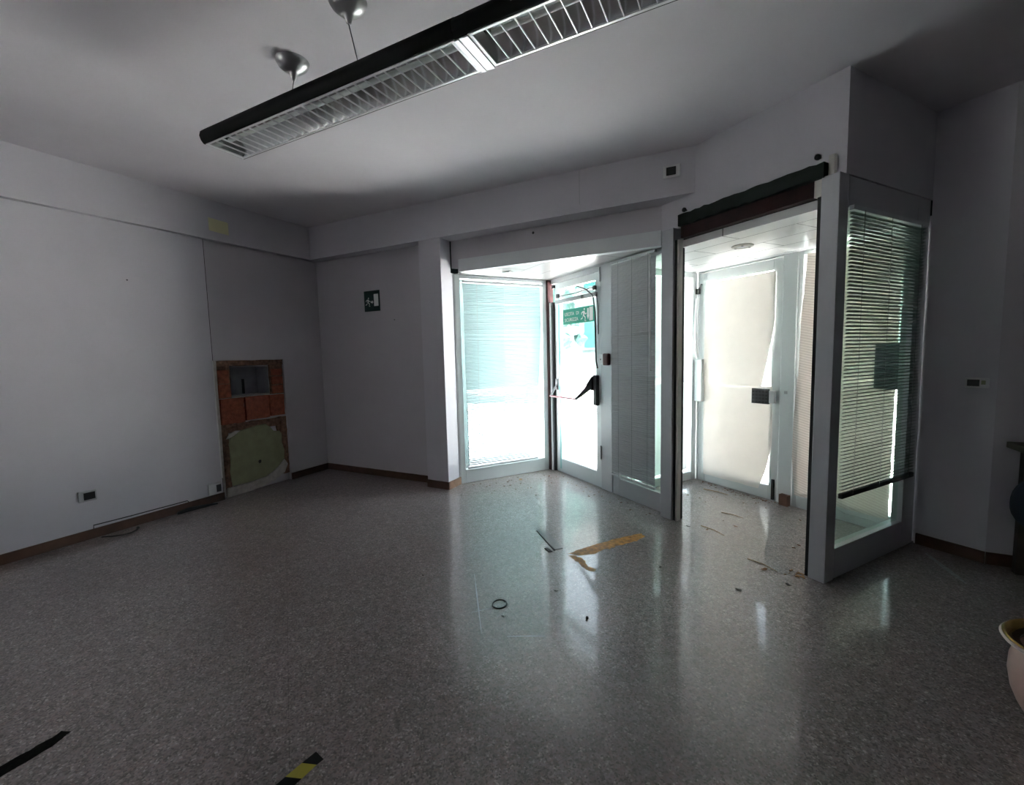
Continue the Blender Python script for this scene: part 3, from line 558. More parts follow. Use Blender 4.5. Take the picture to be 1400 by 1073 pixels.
for i, (y0, y1, z0, z1) in enumerate([(2.845, 3.105, .835, 1.125), (3.125, 3.415, .85, 1.125), (3.425, 3.615, .86, 1.12), (2.835, 2.965, 1.14, 1.29), (2.835, 2.96, 1.30, 1.45), (3.47, 3.61, 1.14, 1.235), (3.47, 3.615, 1.25, 1.345), (3.47, 3.61, 1.36, 1.44)]):
    b = MB(); rough_box(b, bx - .040, bx - .004 - .006 * (i % 3 == 1), y0, y1, z0, z1, .005, 10 + i, 5); obj('brick', b, 'brick', br, smooth=True)
# hollow
b = MB(); b.box(-5.395, -5.385, 2.985, 3.45, 1.14, 1.475); b.box(-5.385, -5.165, 2.9, 2.985, 1.13, 1.48); b.box(-5.385, -5.165, 3.45, 3.5, 1.13, 1.48); b.box(-5.385, -5.165, 2.985, 3.45, 1.13, 1.145); b.box(-5.385, -5.165, 2.985, 3.45, 1.47, 1.48)
obj('hollow', b, 'render', br)
b = MB(); b.box(-5.385, -5.37, 3.25, 3.275, 1.15, 1.33); obj('hollow_cable', b, 'black', br)
def irregular(y0, y1, z0, z1, n, amp, seed):
    r = random.Random(seed); P = []
    for i in range(n): P.append((y0 + (y1 - y0) * i / n, z0 + r.uniform(-amp, amp)))
    for i in range(n): P.append((y1 + r.uniform(-amp, amp), z0 + (z1 - z0) * i / n))
    for i in range(n): P.append((y1 - (y1 - y0) * i / n, z1 + r.uniform(-amp, amp)))
    for i in range(n): P.append((y0 + r.uniform(-amp, amp), z1 - (z1 - z0) * i / n))
    return P
gp = [(2.90, .12), (3.1, .115), (3.3, .13), (3.42, .18), (3.50, .24), (3.56, .30), (3.565, .42), (3.54, .52), (3.545, .62), (3.52, .66), (3.44, .67), (3.40, .73), (3.34, .775), (3.24, .77), (3.12, .755), (3.02, .74), (2.97, .70), (2.92, .68), (2.895, .60), (2.91, .45), (2.885, .3)]
b = MB(); b.prism(gp, lambda y, z: W3(bx - .028, y, z), lambda y, z: W3(bx + .002, y, z)); obj('green_plaster', b, 'plaster_g', br, .003)
b = MB(); b.prism([(2.83, .004), (3.12, .006), (3.40, .05), (3.55, .12), (3.60, .22), (3.56, .29), (3.50, .235), (3.42, .175), (3.30, .125), (3.1, .11), (2.84, .112)], lambda y, z: W3(bx - .03, y, z), lambda y, z: W3(bx + .006, y, z)); obj('white_plaster_edge', b, 'plaster_w', br, .003)
b = MB(); b.prism([(2.87, .67), (2.93, .685), (2.97, .705), (3.03, .745), (2.98, .75), (2.9, .715)], lambda y, z: W3(bx - .02, y, z), lambda y, z: W3(bx + .005, y, z)); obj('white_plaster_chip', b, 'plaster_w', br, .002)
b = MB(); b.prism([(3.225, .31), (3.25, .315), (3.255, .345), (3.235, .355), (3.215, .34)], lambda y, z: W3(bx + .0015, y, z), lambda y, z: W3(bx + .004, y, z)); obj('plug_hole', b, 'black', br)
b = MB(); rnd = random.Random(4)
b.prism([(2.797, .02), (2.822, .02), (2.82, .4), (2.824, .8), (2.822, 1.2), (2.827, 1.55), (2.80, 1.56)], lambda y, z: W3(bx - .035, y, z), lambda y, z: W3(bx + .003, y, z)); obj('broken_edge', b, 'plaster_w', br)
# cable slot running up the wall from the patch
b = MB(); b.box(bx - .002, bx + .004, 2.786, 2.795, .001, 2.857); tag(obj('cable_slot', b, 'gasket'), 'thin dark cable line running up the wall from the brick patch', 'cable')
b = MB(); b.tube([W3(bx + .018, 2.78, 1.56), W3(bx + .018, 2.779, .9), W3(bx + .019, 2.782, .25)], .007, 7); tag(obj('white_cable', b, 'white', smooth=True), 'thin white cable beside the brick patch down to the corner socket', 'cable')

# ================================================================ SOCKETS, VENTS, SIGN, NOTE
def socket(P, label, cat='socket', body='grey', insert='black', w=.12, h=.085, ins=(.25, .85), name='wall_socket', d=.014, group='small wall plates'):
    """P(u, d, z): u along the wall, d out of it, centred on 0"""
    t = thing(name, P(0, 0, -h / 2), label, cat, group)
    b = MB(); b.box(-w / 2, w / 2, 0.0003, d, -h / 2, h / 2, P); obj('cover_plate', b, body, t, .005)
    b = MB(); b.box(-w / 2 + w * ins[0], -w / 2 + w * ins[1], d + .0002, d + .004, -h * .33, h * .33, P); ins_ = obj('insert', b, insert, t, .001)
    return t
s = socket(lambda u, d, z: W3(LX + .012 + d, 1.645 + u, .39 + z), 'grey wall socket low on the long wall, away from the corner', w=.125, h=.095, ins=(.28, .9))
s = socket(lambda u, d, z: W3(LX + .012 + d, 2.69 + u, .155 + z), 'small grey box socket at the foot of the brick patch', w=.13, h=.12, ins=(.58, .95), insert='dark', d=.03, body='white')
s = socket(lambda u, d, z: W3(-0.517 + u, 4.07 - d, 3.06 + z), 'small grey plate with a dark opening on the beam', 'vent plate', w=.14, h=.10, ins=(.2, .75), body='white', name='vent_plate')
s = socket(lambda u, d, z: AB(-1.217 + u, 4.3 - d, 1.272 + z), 'switch plate on the narrow wall beside the glass partition', 'switch', w=.125, h=.07, ins=(.12, .62), body='white', name='switch_plate')
b = MB(); b.box(-1.217 + .025, -1.217 + .045, 4.28, 4.2855, 1.262, 1.29, AB); obj('indicator', b, 'plaster_g', s)
b = MB(); b.sheet(6, 6, lambda u, v: (W3(-5.0447 + .0006 * noise.noise(Vector((u * 2, v * 2, 4))) + .0006, 2.825 + .205 * u, 2.95 + .135 * v - .01 * u), Vector((1, 0, 0))), .0008)
tag(obj('yellow_note', b, 'note'), 'pale yellow paper note stuck on the beam above the cable line', 'note')
sg2 = thing('exit_sign', (-4.13, 4.22, 2.135), 'small dark green running man sign on the dim wall', 'sign', 'emergency exit signs')
Fy = lambda u, v, z: W3(u, 4.22 + v, z)
b = MB(); b.box(-4.262, -4.0, -.006, -.0003, 2.137, 2.395, Fy); obj('sign_plate', b, 'sgreen_d', sg2, .001)
def PQ(u, z, k): return Fy(u, -.0072 + .0008 * k, z)
obj('running_man', figure(PQ, -4.198, 2.2, .115), 'swhite', sg2)
b = MB(); b.box(-4.095, -4.022, -.0072, -.0064, 2.2, 2.35, Fy); obj('door_symbol', b, 'swhite', sg2)
b = MB(); b.prism([(-4.15, 2.262), (-4.128, 2.262), (-4.128, 2.275), (-4.105, 2.252), (-4.128, 2.23), (-4.128, 2.243), (-4.15, 2.243)], lambda u, v: PQ(u, v, 0), lambda u, v: PQ(u, v, 1)); obj('arrow', b, 'swhite', sg2)
for p, q, lab in ((W3(LX + .012, 2.086, 2.331), W3(1, 0, 0), 'small nail in the long wall above head height'), (W3(-3.771, 4.22, 2.011), W3(0, -1, 0), 'small nail in the dim wall beside the running man sign'), (W3(-1.9, 4.28, 2.80), W3(0, -1, 0), 'small dark bolt in the wall strip above the bay')):
    b = MB(); r_ = .014 if 'bolt' in lab else .007
    b.tube([p + q * .0003, p + q * .008, p + q * .012], [r_ * .5, r_ * .5, r_], 8); tag(obj('wall_nail' if r_ < .01 else 'wall_bolt', b, 'dark'), lab, 'nail')
# hairline joint in the beam
b = MB(); b.box(-1.335, -1.331, 4.0692, 4.0705, 2.93, ceil_z(-1.33) - .004); tag(obj('trim_16', b, 'grey'), 'hairline vertical joint in the beam above the exit door', 'joint', kind='structure')

# loose wiring at the long wall
b = MB(); b.tube([W3(-5.10, 1.66, .05), W3(-5.102, 1.665, .115), W3(-5.103, 1.9, .108), W3(-5.103, 2.42, .102), W3(-5.10, 2.44, .07)], .005, 6); tag(obj('loose_cable', b, 'black', smooth=True), 'thin black cable looped above the dark baseboard', 'cable')
b = MB(); b.tube([W3(-5.04, 1.69, .007), W3(-4.97, 1.74, .007), W3(-4.92, 1.79, .008), W3(-4.90, 1.85, .01), W3(-4.925, 1.9, .012), W3(-4.955, 1.925, .02)], [.006, .006, .006, .007, .008, .014], 7); tag(obj('cable_end', b, 'black', smooth=True), 'curled black cable end lying on the floor by the long wall', 'cable')
b = MB(); b.tube([W3(-5.06, 2.30, .012), W3(-5.05, 2.4, .022), W3(-5.04, 2.5, .018), W3(-5.03, 2.58, .014), W3(-5.0, 2.66, .01)], [.014, .022, .018, .014, .006], 7); tag(obj('rag', b, 'black', smooth=True), 'crumpled black rag on the floor below the corner socket', 'rag')

# ================================================================ PENDANT LAMP
lamp = thing('pendant_lamp', (-1.05, 1.775, 2.88), 'long black suspended double office lamp with silver louvres', 'lamp')
def profile(k):    # (y, z) of the black shell, k = shrink
    P = [(1.652, 2.880), (1.636, 2.898), (1.629, 2.922), (1.636, 2.948), (1.66, 2.970), (1.70, 2.982), (1.85, 2.982), (1.89, 2.970), (1.912, 2.948), (1.92, 2.922), (1.914, 2.898), (1.90, 2.880)]
    return [(1.775 + (y - 1.775) * k, 2.93 + (z - 2.93) * (k if z > 2.9 else 1)) for y, z in P]
def segment(x0, x1, cells):
    P, Q = profile(1.0), profile(.955)
    b = MB(); b.prism(P + Q[::-1], lambda y, z: W3(x0, y, z), lambda y, z: W3(x1, y, z)); obj('housing', b, 'blackm', lamp, smooth=True)
    b = MB(); R = []                                                   # reflector: one deep parabolic trough
    n = 14
    for i in range(n + 1):
        t = -1 + 2 * i / n; R.append((1.776 + .112 * t, 2.888 + .075 * (1 - t * t) ** .8 if abs(t) < 1 else 2.888))
    R2 = [(y + (y - 1.776) * .03, z + .003) for y, z in R]
    b.prism(R + R2[::-1], lambda y, z: W3(x0 + .012, y, z), lambda y, z: W3(x1 - .012, y, z)); b.box(x0 + .013, x0 + .018, 1.672, 1.880, 2.888, 2.955); b.box(x1 - .018, x1 - .013, 1.672, 1.880, 2.888, 2.955); obj('reflector', b, 'refl', lamp, smooth=True)
    b = MB(); b.tube([W3(x0 + .06, 1.776, 2.936), W3(x1 - .06, 1.776, 2.936)], .013, 10); obj('fluorescent_tube', b, 'tube', lamp, smooth=True)
    b = MB(); zf = 2.8795
    b.box(x0 + .004, x1 - .004, 1.660, 1.672, zf - .002, zf + .006); b.box(x0 + .004, x1 - .004, 1.880, 1.893, zf - .002, zf + .006); b.box(x0 + .004, x0 + .022, 1.672, 1.880, zf - .002, zf + .006); b.box(x1 - .022, x1 - .004, 1.672, 1.880, zf - .002, zf + .006)
    fr = obj('louvre_frame', b, 'louv', lamp, .001)
    b = MB()
    for i in range(1, cells):
        x = x0 + .022 + (x1 - x0 - .044) * i / cells
        b.prism([(-.0018, 0), (.0018, 0), (.0018, .008), (-.0018, .008)], lambda u, z, x=x: W3(x + u, 1.672, zf + z), lambda u, z, x=x: W3(x + u, 1.880, zf + z))
    obj('louvre_blades', b, 'louv', fr)
segment(-2.93, -1.085, 28); segment(-1.025, .82, 28)
b = MB(); P = profile(.99); b.prism(P, lambda y, z: W3(-1.084, y, z), lambda y, z: W3(-1.026, y, z)); obj('joint_piece', b, 'blackm', lamp)
b = MB(); b.box(-1.088, -1.066, 1.66, 1.893, 2.872, 2.879); b.box(-1.044, -1.02, 1.66, 1.893, 2.872, 2.879); b.box(-1.066, -1.044, 1.66, 1.893, 2.876, 2.8795); obj('joint_plate', b, 'chrome', lamp, .001)
for x0, sgn in ((-2.93, -1), (.82, 1)):
    b = MB(); b.prism(profile(1.0), lambda y, z: W3(x0 + .0005 * sgn, y, z), lambda y, z: W3(x0 + .014 * sgn, 1.775 + (y - 1.775) * .94, 2.93 + (z - 2.93) * .9)); obj('end_cap', b, 'blackm', lamp, .004)
def canopy(x, y, xw, yw):
    z = ceil_z(x)
    b = MB(); b.lathe([(.004, -.105), (.011, -.1), (.020, -.07), (.030, -.058), (.055, -.048), (.076, -.03), (.088, -.010), (.090, -.0008)], (x, y, z), 28); c = obj('ceiling_canopy', b, 'canopy', lamp, smooth=True)
    b = MB(); b.tube([W3(x, y, z - .104), W3(xw, yw, 2.983)], .0024, 6); obj('suspension_wire', b, 'dark', lamp)
    b = MB(); b.lathe([(.012, 0), (.012, .01), (.006, .016)], (xw, yw, 2.9825), 12); obj('wire_clamp', b, 'dark', lamp)
canopy(-2.295, 1.817, -2.27, 1.765); canopy(-1.68, 1.656, -1.675, 1.70)
canopy(.15, 1.73, .15, 1.76)

# ================================================================ FLOOR DETAILS
hp = thing('floor_box_cover', (-1.37, 3.27, 0), 'rectangular metal floor outlet cover in front of the exit door', 'floor cover')
HP = [(-1.53, 3.395), (-1.472, 3.45), (-1.205, 3.165), (-1.255, 3.105)]
b = MB(); b.prism(HP, zz(.0004), zz(.004)); obj('cover_plate', b, 'hatch', hp)
b = MB(); b.prism([(-1.535, 3.392), (-1.528, 3.385), (-1.253, 3.098), (-1.246, 3.108)], zz(.0004), zz(.006)); obj('dark_edge', b, 'gasket', hp)
b = MB(); b.prism([(-1.335, 3.10), (-1.318, 3.12), (-1.26, 3.075), (-1.28, 3.055)], zz(.0004), zz(.006)); obj('cable_notch', b, 'gasket', hp)
def blotch(pts, seed, sub=3, amp=.012):
    P = [Vector((*p, 0)) for p in pts]; out = []
    for i, p in enumerate(P):
        q = P[(i + 1) % len(P)]
        for k in range(sub):
            r = p.lerp(q, k / sub); out.append((r.x + amp * noise.noise(r * 30 + Vector((seed, 0, 0))), r.y + amp * noise.noise(r * 30 + Vector((0, seed, 5)))))
    return out
gl = thing('glue_stain', (-.93, 3.25, 0), 'orange glue stain in a bent line on the floor before the bay', 'stain')
b = MB(); b.prism(blotch([(-1.14, 3.09), (-1.09, 3.17), (-1.0, 3.32), (-.90, 3.48), (-.79, 3.60), (-.70, 3.71), (-.655, 3.66), (-.70, 3.54), (-.77, 3.46), (-.84, 3.35), (-.90, 3.28), (-.955, 3.17), (-1.04, 3.10)], 3, 4, .02), zz(.0003), zz(.0012)); obj('glue_streak', b, 'stain', gl)
b = MB(); b.prism(blotch([(-1.125, 3.065), (-1.06, 3.09), (-.99, 3.045), (-.93, 2.96), (-.86, 2.94), (-.90, 2.90), (-.97, 2.945), (-1.04, 3.0)], 6, 4, .02), zz(.0003), zz(.001)); obj('glue_streak', b, 'stain', gl)
def line_mark(a, c, w, name, lab, m='chalk', n=14, seed=1, cat='mark', group=None):
    A, B = Vector((*a, 0)), Vector((*c, 0)); d = (B - A).normalized(); nn = Vector((-d.y, d.x, 0)); up, lo = [], []
    for i in range(n + 1):
        p = A.lerp(B, i / n); ww = w * (.6 + .8 * abs(noise.noise(p * 9 + Vector((seed, 0, 0))))) * (0.3 + .7 * math.sin(PI * min(max(i / n, .05), .95)))
        up.append(tuple((p + nn * ww)[:2])); lo.append(tuple((p - nn * ww)[:2]))
    b = MB(); b.prism(lo + up[::-1], zz(.0003), zz(.0008)); o = obj(name, b, m, None); return tag(o, lab, cat, group)
gm = 'pale scratches on the floor'
line_mark((-1.63, 2.52), (-1.24, 1.97), .004, 'floor_scratch', 'long pale scratch on the floor passing the dark ring', group=gm)
line_mark((-1.40, 2.12), (-1.29, 2.23), .004, 'floor_scratch', 'short pale scratch running up to the dark ring', group=gm, seed=3)
line_mark((-1.10, 2.01), (-.91, 2.10), .007, 'floor_scratch', 'short pale smear beyond the dark ring', group=gm, seed=5)
line_mark((1.28, 4.19), (1.35, 3.74), .022, 'dust_streak', 'pale dust streak on the floor beside the glass partition', m='dust', seed=8)
b = MB(); n = 28
Rg = [(-1.287 + .047 * math.cos(2 * PI * k / n), 2.266 + .052 * math.sin(2 * PI * k / n)) for k in range(n)]; Rh = [(-1.287 + .041 * math.cos(2 * PI * k / n), 2.266 + .046 * math.sin(2 * PI * k / n)) for k in range(n)]
vv = [[b.bm.verts.new((x, y, z)) for x, y in L_] for L_, z in ((Rg, .0004), (Rg, .006), (Rh, .006), (Rh, .0004))]
for r in range(4):
    for k in range(n): b.bm.faces.new((vv[r][k], vv[r][(k + 1) % n], vv[(r + 1) % 4][(k + 1) % n], vv[(r + 1) % 4][k]))
tag(obj('rubber_ring', b, 'black'), 'thin black rubber ring lying on the floor', 'ring')
# hazard tape and dark tape
ht = thing('hazard_tape', (-1.44, .95, 0), 'strip of yellow and black hazard tape on the floor', 'tape')
A, B, C_, D = Vector((-1.46, 1.056, 0)), Vector((-1.402, 1.05, 0)), Vector((-1.40, .72, 0)), Vector((-1.46, .72, 0))
def tz(y): return lambda x, y2: W3(x, y2, y)
b = MB(); b.prism([(-1.455, 1.058), (-1.40, 1.048), (-1.405, 1.02), (-1.463, 1.0)], zz(.0004), zz(.0014)); obj('black_stripe', b, 'tblack', ht)
b = MB(); b.prism([(-1.463, 1.0), (-1.405, 1.02), (-1.408, .957), (-1.47, .935)], zz(.0004), zz(.0014)); obj('yellow_stripe', b, 'yellow', ht)
b = MB(); b.prism([(-1.47, .935), (-1.408, .957), (-1.412, .90), (-1.476, .87)], zz(.0004), zz(.0014)); obj('black_stripe', b, 'tblack', ht)
b = MB(); b.prism([(-1.476, .87), (-1.412, .90), (-1.416, .84), (-1.482, .81)], zz(.0004), zz(.0014)); obj('yellow_stripe', b, 'yellow', ht)
b = MB(); b.prism(blotch([(-2.525, .652), (-2.485, .668), (-2.46, .60), (-2.455, .50), (-2.45, .36), (-2.52, .36), (-2.525, .48), (-2.52, .58)], 2, 4, .008), zz(.0004), zz(.0014)); tag(obj('dark_tape', b, 'tdark'), 'worn strip of dark tape on the floor far from the doors', 'tape')

# leaves, twigs and crumbs near the doors
def leaf_mesh(r, curl, seed):
    b = MB(); n = 8; P = [(r * 1.6 * math.cos(2 * PI * k / n) * (1 if k % 2 else .75), r * .7 * math.sin(2 * PI * k / n)) for k in range(n)]
    c0 = b.bm.verts.new((0, 0, .0012)); v = [b.bm.verts.new((x, y, .001 + curl * (abs(x) / r) ** 2 * .3 + .002 * (noise.noise(Vector((x * 50, y * 50, seed))) + .5))) for x, y in P]
    for k in range(n): b.bm.faces.new((c0, v[k], v[(k + 1) % n]))
    return b
LEAVES = [('beside the post of the porch opening', (-.35, 4.02), .016, 'leaf_d'), ('just inside the porch', (-.20, 4.0), .014, 'leaf'), ('in the middle of the porch floor', (.02, 4.18), .016, 'leaf'), ('below the exit door', (-1.5, 4.6), .013, 'leaf'), ('on the bay floor by the window', (-2.35, 4.75), .03, 'straw'), ('in front of the floor cover', (-1.02, 2.55), .012, 'leaf_d'), ('between glue stain and porch', (-.46, 3.15), .014, 'leaf_d'), ('before the porch opening', (.04, 3.05), .017, 'leaf_d'), ('at the threshold of the porch', (.20, 3.42), .022, 'leaf'), ('near the corner post', (.33, 3.25), .016, 'leaf_d'), ('beside the dark ring', (-1.2, 2.16), .012, 'leaf_d'), ('right of the dark ring', (-.75, 2.35), .013, 'leaf_d'), ('alone in the middle of the floor', (-1.95, 2.35), .009, 'leaf_d'), ('by the foot of the pier', (-2.7, 3.95), .012, 'leaf_d')]
PF = Vector((0, 0, 0))
for i, (where, (x, y), r, m) in enumerate(LEAVES):
    where = where.replace('right of the dark ring', 'between dark ring and porch')
    b = leaf_mesh(r, .012, i); rot = Matrix.Translation((x, y, .0004)) @ Matrix.Rotation(i * 1.3, 4, 'Z'); b.bm.transform(rot)
    tag(obj('dry_leaf', b, m), 'dry leaf lying ' + where, 'leaf', 'dry leaves on the floor')
TW = [('on the porch floor along the opening', (-.25, 4.08), (-.06, 3.93), .003), ('by the foot of the street door', (-.30, 5.2), (-.05, 5.08), .004), ('in the middle of the porch', (-.1, 4.5), (.08, 4.42), .003), ('before the porch threshold', (.1, 3.55), (.28, 3.42), .003)]
for i, (where, a, c, r) in enumerate(TW):
    m_ = ((a[0] + c[0]) / 2 + .01, (a[1] + c[1]) / 2 + .015)
    b = MB(); b.tube([W3(*a, r + .0006), W3(*m_, r + .001), W3(*c, r + .0006)], [r, r * .9, r * .5], 6); tag(obj('twig', b, 'straw', smooth=True), 'thin dry twig ' + where, 'twig', 'dry twigs on the porch floor')
b = MB(); rnd = random.Random(11)
def crumb(x, y, r):
    M4 = Matrix.Translation((x, y, .0006)) @ Matrix.Rotation(rnd.uniform(0, 6.3), 4, 'Z')
    q = [M4 @ Vector(p) for p in ((-r * 1.8, -r * .4, 0), (r * 1.8, -r * .5, 0), (r * 1.3, r * .5, 0), (-r, r * .6, 0))]
    h = [p + Vector((0, 0, r * .5 + .0008)) for p in q]; b.hexa(q + h)
for k in range(150):                                                # along the street door, the exit door and in the bay
    t = rnd.random()
    if k < 70: p = AB(rnd.uniform(-3.5, -2.6), 4.29 - abs(rnd.gauss(0, .05)), 0)
    elif k < 90: p = AB(rnd.uniform(-3.4, -1.8), rnd.uniform(3.3, 4.2), 0)
    elif k < 125: p = AB(-4.85 + abs(rnd.gauss(0, .35)), rnd.uniform(1.9, 3.0), 0)
    else: p = AB(rnd.uniform(-4.7, -3.0), 3.08 - abs(rnd.gauss(0, .12)), 0)
    crumb(p.x, p.y, rnd.uniform(.0025, .008))
tag(obj('leaf_litter', b, 'leaf'), 'fine crumbs of dry leaves strewn along the doors', 'litter', None, 'stuff')
b = MB()
for k in range(26):
    p = AB(-1.66 + rnd.gauss(0, .025), 3.03 + rnd.gauss(0, .03), 0); crumb(p.x, p.y, rnd.uniform(.003, .011))
tag(obj('debris', b, 'straw'), 'small heap of orange crumbs at the foot of the corner post', 'debris', None, 'stuff')

# ================================================================ VASE, TABLE AND BAG AT THE EDGE
vc = (1.16, 2.32, 0.0)
vs = thing('vase', vc, 'pink ceramic vase with a gilded flared rim', 'vase')
b = MB(); b.lathe([(.062, .0), (.068, .004), (.074, .02), (.098, .055), (.124, .09), (.148, .135), (.166, .185), (.176, .25), (.174, .305), (.164, .345), (.160, .358), (.150, .358), (.152, .34), (.162, .30), (.163, .25), (.135, .14), (.06, .05), (.0, .045)], vc, 64, cap=False); b.bm.faces.new([v for v in b.bm.verts[:64]][::-1]); obj('body', b, 'clay', vs, smooth=True)
b = MB(); b.lathe([(.151, .359), (.161, .359), (.172, .366), (.184, .375), (.178, .378), (.165, .374), (.152, .368), (.151, .359)], vc, 64, cap=False); obj('dark_band', b, 'band', vs, smooth=True)
b = MB(); b.lathe([(.179, .3785), (.185, .3755), (.198, .384), (.204, .393), (.199, .400), (.190, .396), (.179, .3785)], vc, 64, cap=False); obj('rim', b, 'lip', vs, smooth=True)
b = MB(); b.lathe([(.168, .378), (.178, .381), (.189, .3975), (.197, .4015), (.191, .406), (.180, .400), (.168, .378)], vc, 64, cap=False); obj('gilded_edge', b, 'gold', vs, smooth=True)
b = MB(); b.lathe([(.167, .378), (.149, .364), (.147, .376), (.166, .382)], vc, 64, cap=False); obj('inner_glaze', b, 'clay_in', vs, smooth=True)
tb = thing('side_table', (2.2, 3.9, 0), 'small dark table against the shaded wall', 'table')
b = MB(); b.box(1.63, 2.7, 3.62, 4.10, .845, .885); obj('table_top', b, 'owood', tb, .004)
for x in (1.71, 2.63):
    for y in (3.66, 4.04):
        b = MB(); b.box(x - .025, x + .025, y - .025, y + .025, .001, .8445); obj('leg', b, 'dwood', tb, .003)
bg = thing('bag', (1.735, 3.86, .35), 'bulging navy bag hanging under the small table', 'bag')
def bagf(u, v):
    th, ph = 2 * PI * u, PI * (v * .98 + .01); r = .155 * (1 + .07 * noise.noise(Vector((math.cos(th) * 2, math.sin(th) * 2, v * 4))))
    return W3(1.735 + r * 1.0 * math.sin(ph) * math.cos(th), 3.86 + r * .9 * math.sin(ph) * math.sin(th), .52 + r * 1.15 * math.cos(ph) * (1 if ph > PI / 2 else 1.1))
b = MB(); b.grid(24, 16, bagf); bmesh.ops.remove_doubles(b.bm, verts=b.bm.verts[:], dist=.002); obj('bag_body', b, 'navy', bg, smooth=True)
b = MB(); b.tube([W3(1.675, 3.86, .68), W3(1.665, 3.86, .78), W3(1.685, 3.86, .84)], .012, 7); b.tube([W3(1.795, 3.86, .68), W3(1.805, 3.86, .78), W3(1.785, 3.86, .84)], .012, 7); obj('strap', b, 'navy', bg, smooth=True)

# ================================================================ OUTSIDE
b = MB(); b.box(-60, 60, -60, 60, -.3, -.125); struct('pavement', b, 'road', 'bright sunlit paving outside the glass', 'pavement')
b = MB(); b.box(-5.42, -5.03, 1.86, 1.98, -.124, 3.3, AB); struct('wall_exterior_pier', b, 'conc', 'outer concrete pier beside the bay window')
# opposite house
def house(c, ang, w, d, h, label, cols, rows, wh=(1.0, 1.5)):
    ux = Vector((math.cos(ang), math.sin(ang), 0)); uy = Vector((-ux.y, ux.x, 0)); P = lambda u, v, z: Vector((c[0], c[1], 0)) + ux * u + uy * v + Vector((0, 0, z))
    t = thing('apartment_house', (c[0], c[1], -.12), label, 'building', 'houses across the street')
    b = MB(); b.box(-w / 2, w / 2, 0, d, .9, h, P); obj('wall', b, 'facade', t)
    b = MB(); b.box(-w / 2 - .05, w / 2 + .05, -.05, d, -.12, .9, P); obj('plinth', b, 'plinth', t)
    b = MB(); b.prism([(-w / 2 - .4, h), (w / 2 + .4, h), (w / 2 - 1, h + 1.6), (-w / 2 + 1, h + 1.6)], lambda u, z: P(u, -.4, z), lambda u, z: P(u, d + .4, z)); obj('roof', b, 'roof', t)
    for i in range(cols):
        for j in range(rows):
            u = -w / 2 + w * (i + .5) / cols; z = 1.7 + j * 3.0
            b = MB(); b.box(u - wh[0] / 2, u + wh[0] / 2, -.06, -.002, z, z + wh[1], P); f = obj('window', b, 'grey_w', t)
            b = MB(); b.box(u - wh[0] / 2 + .08, u + wh[0] / 2 - .08, -.085, -.061, z + .08, z + wh[1] - .08, P); obj('shutter', b, 'shutter', f)
house((-9.0, 21.0), math.radians(20), 13, 8, 7.4, 'pale house with teal shutters across the street behind the exit door', 5, 2)
house((3.5, 23.0), math.radians(-5), 11, 8, 6.4, 'pale house across the street behind the papered porch door', 4, 2)
def tree(c, h, r, label, seed):
    t = thing('tree', (c[0], c[1], -.124), label, 'tree', 'trees across the street')
    b = MB(); b.tube([W3(c[0], c[1], -.124), W3(c[0] + .1, c[1], h * .3), W3(c[0], c[1] + .1, h * .7)], [.2, .16, .08], 9); obj('trunk', b, 'bark', t, smooth=True)
    b = MB(); rnd = random.Random(seed)
    for k in range(70):
        p = Vector((c[0] + rnd.uniform(-1, 1) * r, c[1] + rnd.uniform(-1, 1) * r, h * rnd.uniform(.38, .95))); s = r * rnd.uniform(.12, .3)
        bm2 = bmesh.new(); bmesh.ops.create_icosphere(bm2, subdivisions=2, radius=s)
        for v in bm2.verts: v.co = p + v.co * (1 + .8 * noise.noise(v.co * (2.6 / s) + p))
        me = bpy.data.meshes.new('t'); bm2.to_mesh(me); bm2.free(); b.bm.from_mesh(me); bpy.data.meshes.remove(me)
    obj('crown', b, 'foliage', t)
tree((-10.6, 12.6), 6.0, 1.9, 'broad green tree seen through the crooked blind, nearest the pier', 1)
tree((-6.3, 13.6), 5.0, 1.5, 'green tree seen through the crooked blind, nearest the rusty post', 2)

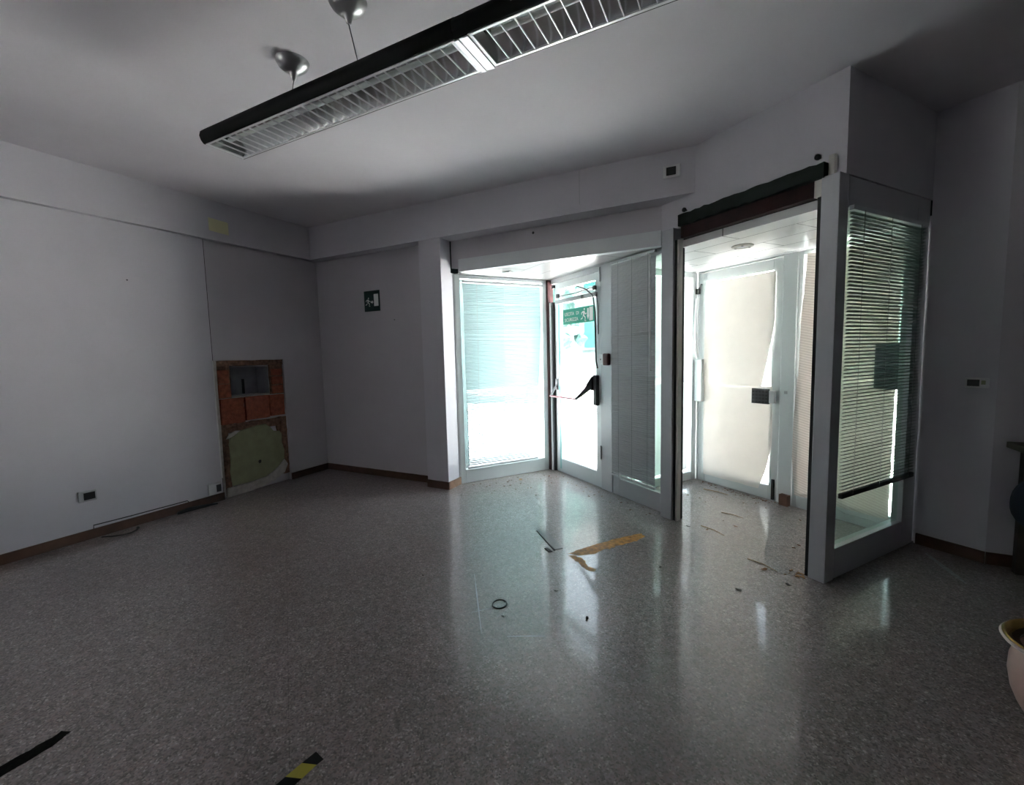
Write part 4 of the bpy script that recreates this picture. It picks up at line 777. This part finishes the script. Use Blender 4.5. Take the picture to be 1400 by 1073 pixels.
# ================================================================ LIGHT
W = bpy.data.worlds.new('World'); S.world = W; W.use_nodes = True; nt = W.node_tree; nt.nodes.clear()
sky = nt.nodes.new('ShaderNodeTexSky'); sky.sky_type = 'NISHITA'; sky.sun_disc = False; sky.sun_elevation = math.radians(62); sky.sun_rotation = math.radians(100); sky.dust_density = 3.0; sky.ozone_density = 1.0
bgn = nt.nodes.new('ShaderNodeBackground'); bgn.inputs['Strength'].default_value = 0.30
hs = nt.nodes.new('ShaderNodeHueSaturation'); hs.inputs['Saturation'].default_value = 0.3
nt.links.new(sky.outputs[0], hs.inputs['Color']); nt.links.new(hs.outputs[0], bgn.inputs['Color'])
wo = nt.nodes.new('ShaderNodeOutputWorld'); nt.links.new(bgn.outputs[0], wo.inputs[0])
sun = bpy.data.lights.new('sun', 'SUN'); sun.energy = 29.0; sun.angle = math.radians(1.0); sun.color = (1, .97, .92)
so = bpy.data.objects.new('sun', sun); COL.objects.link(so); so.location = (6, -4, 12)
d = (E1 * -.42 + E2 * .10 + Vector((0, 0, -1))).normalized()
so.rotation_euler = d.to_track_quat('-Z', 'Y').to_euler()

# ================================================================ CAMERA
cam = bpy.data.cameras.new('camera'); co = bpy.data.objects.new('camera', cam); COL.objects.link(co); S.camera = co
yaw, pit, rol = -4.74497843e-01, 8.70194461e-02, 2.43487957e-02
cyw, syw = math.cos(yaw), math.sin(yaw)
f = Vector((syw * math.cos(pit), cyw * math.cos(pit), -math.sin(pit))); r = Vector((cyw, -syw, 0)); dn = f.cross(r)
r2 = r * math.cos(rol) + dn * math.sin(rol); d2 = dn * math.cos(rol) - r * math.sin(rol)
mw = Matrix(((r2.x, -d2.x, -f.x, 0), (r2.y, -d2.y, -f.y, 0), (r2.z, -d2.z, -f.z, 1.55), (0, 0, 0, 1))); co.matrix_world = mw
cam.sensor_width = 36; cam.lens = 598.27 / 1400 * 36; cam.clip_start = .05; cam.clip_end = 200

vs_ = S.view_settings; S.display_settings.display_device = 'sRGB'; vs_.view_transform = 'Standard'; vs_.look = 'None'; vs_.exposure = 2.7; vs_.gamma = 1.0; vs_.use_curve_mapping = False
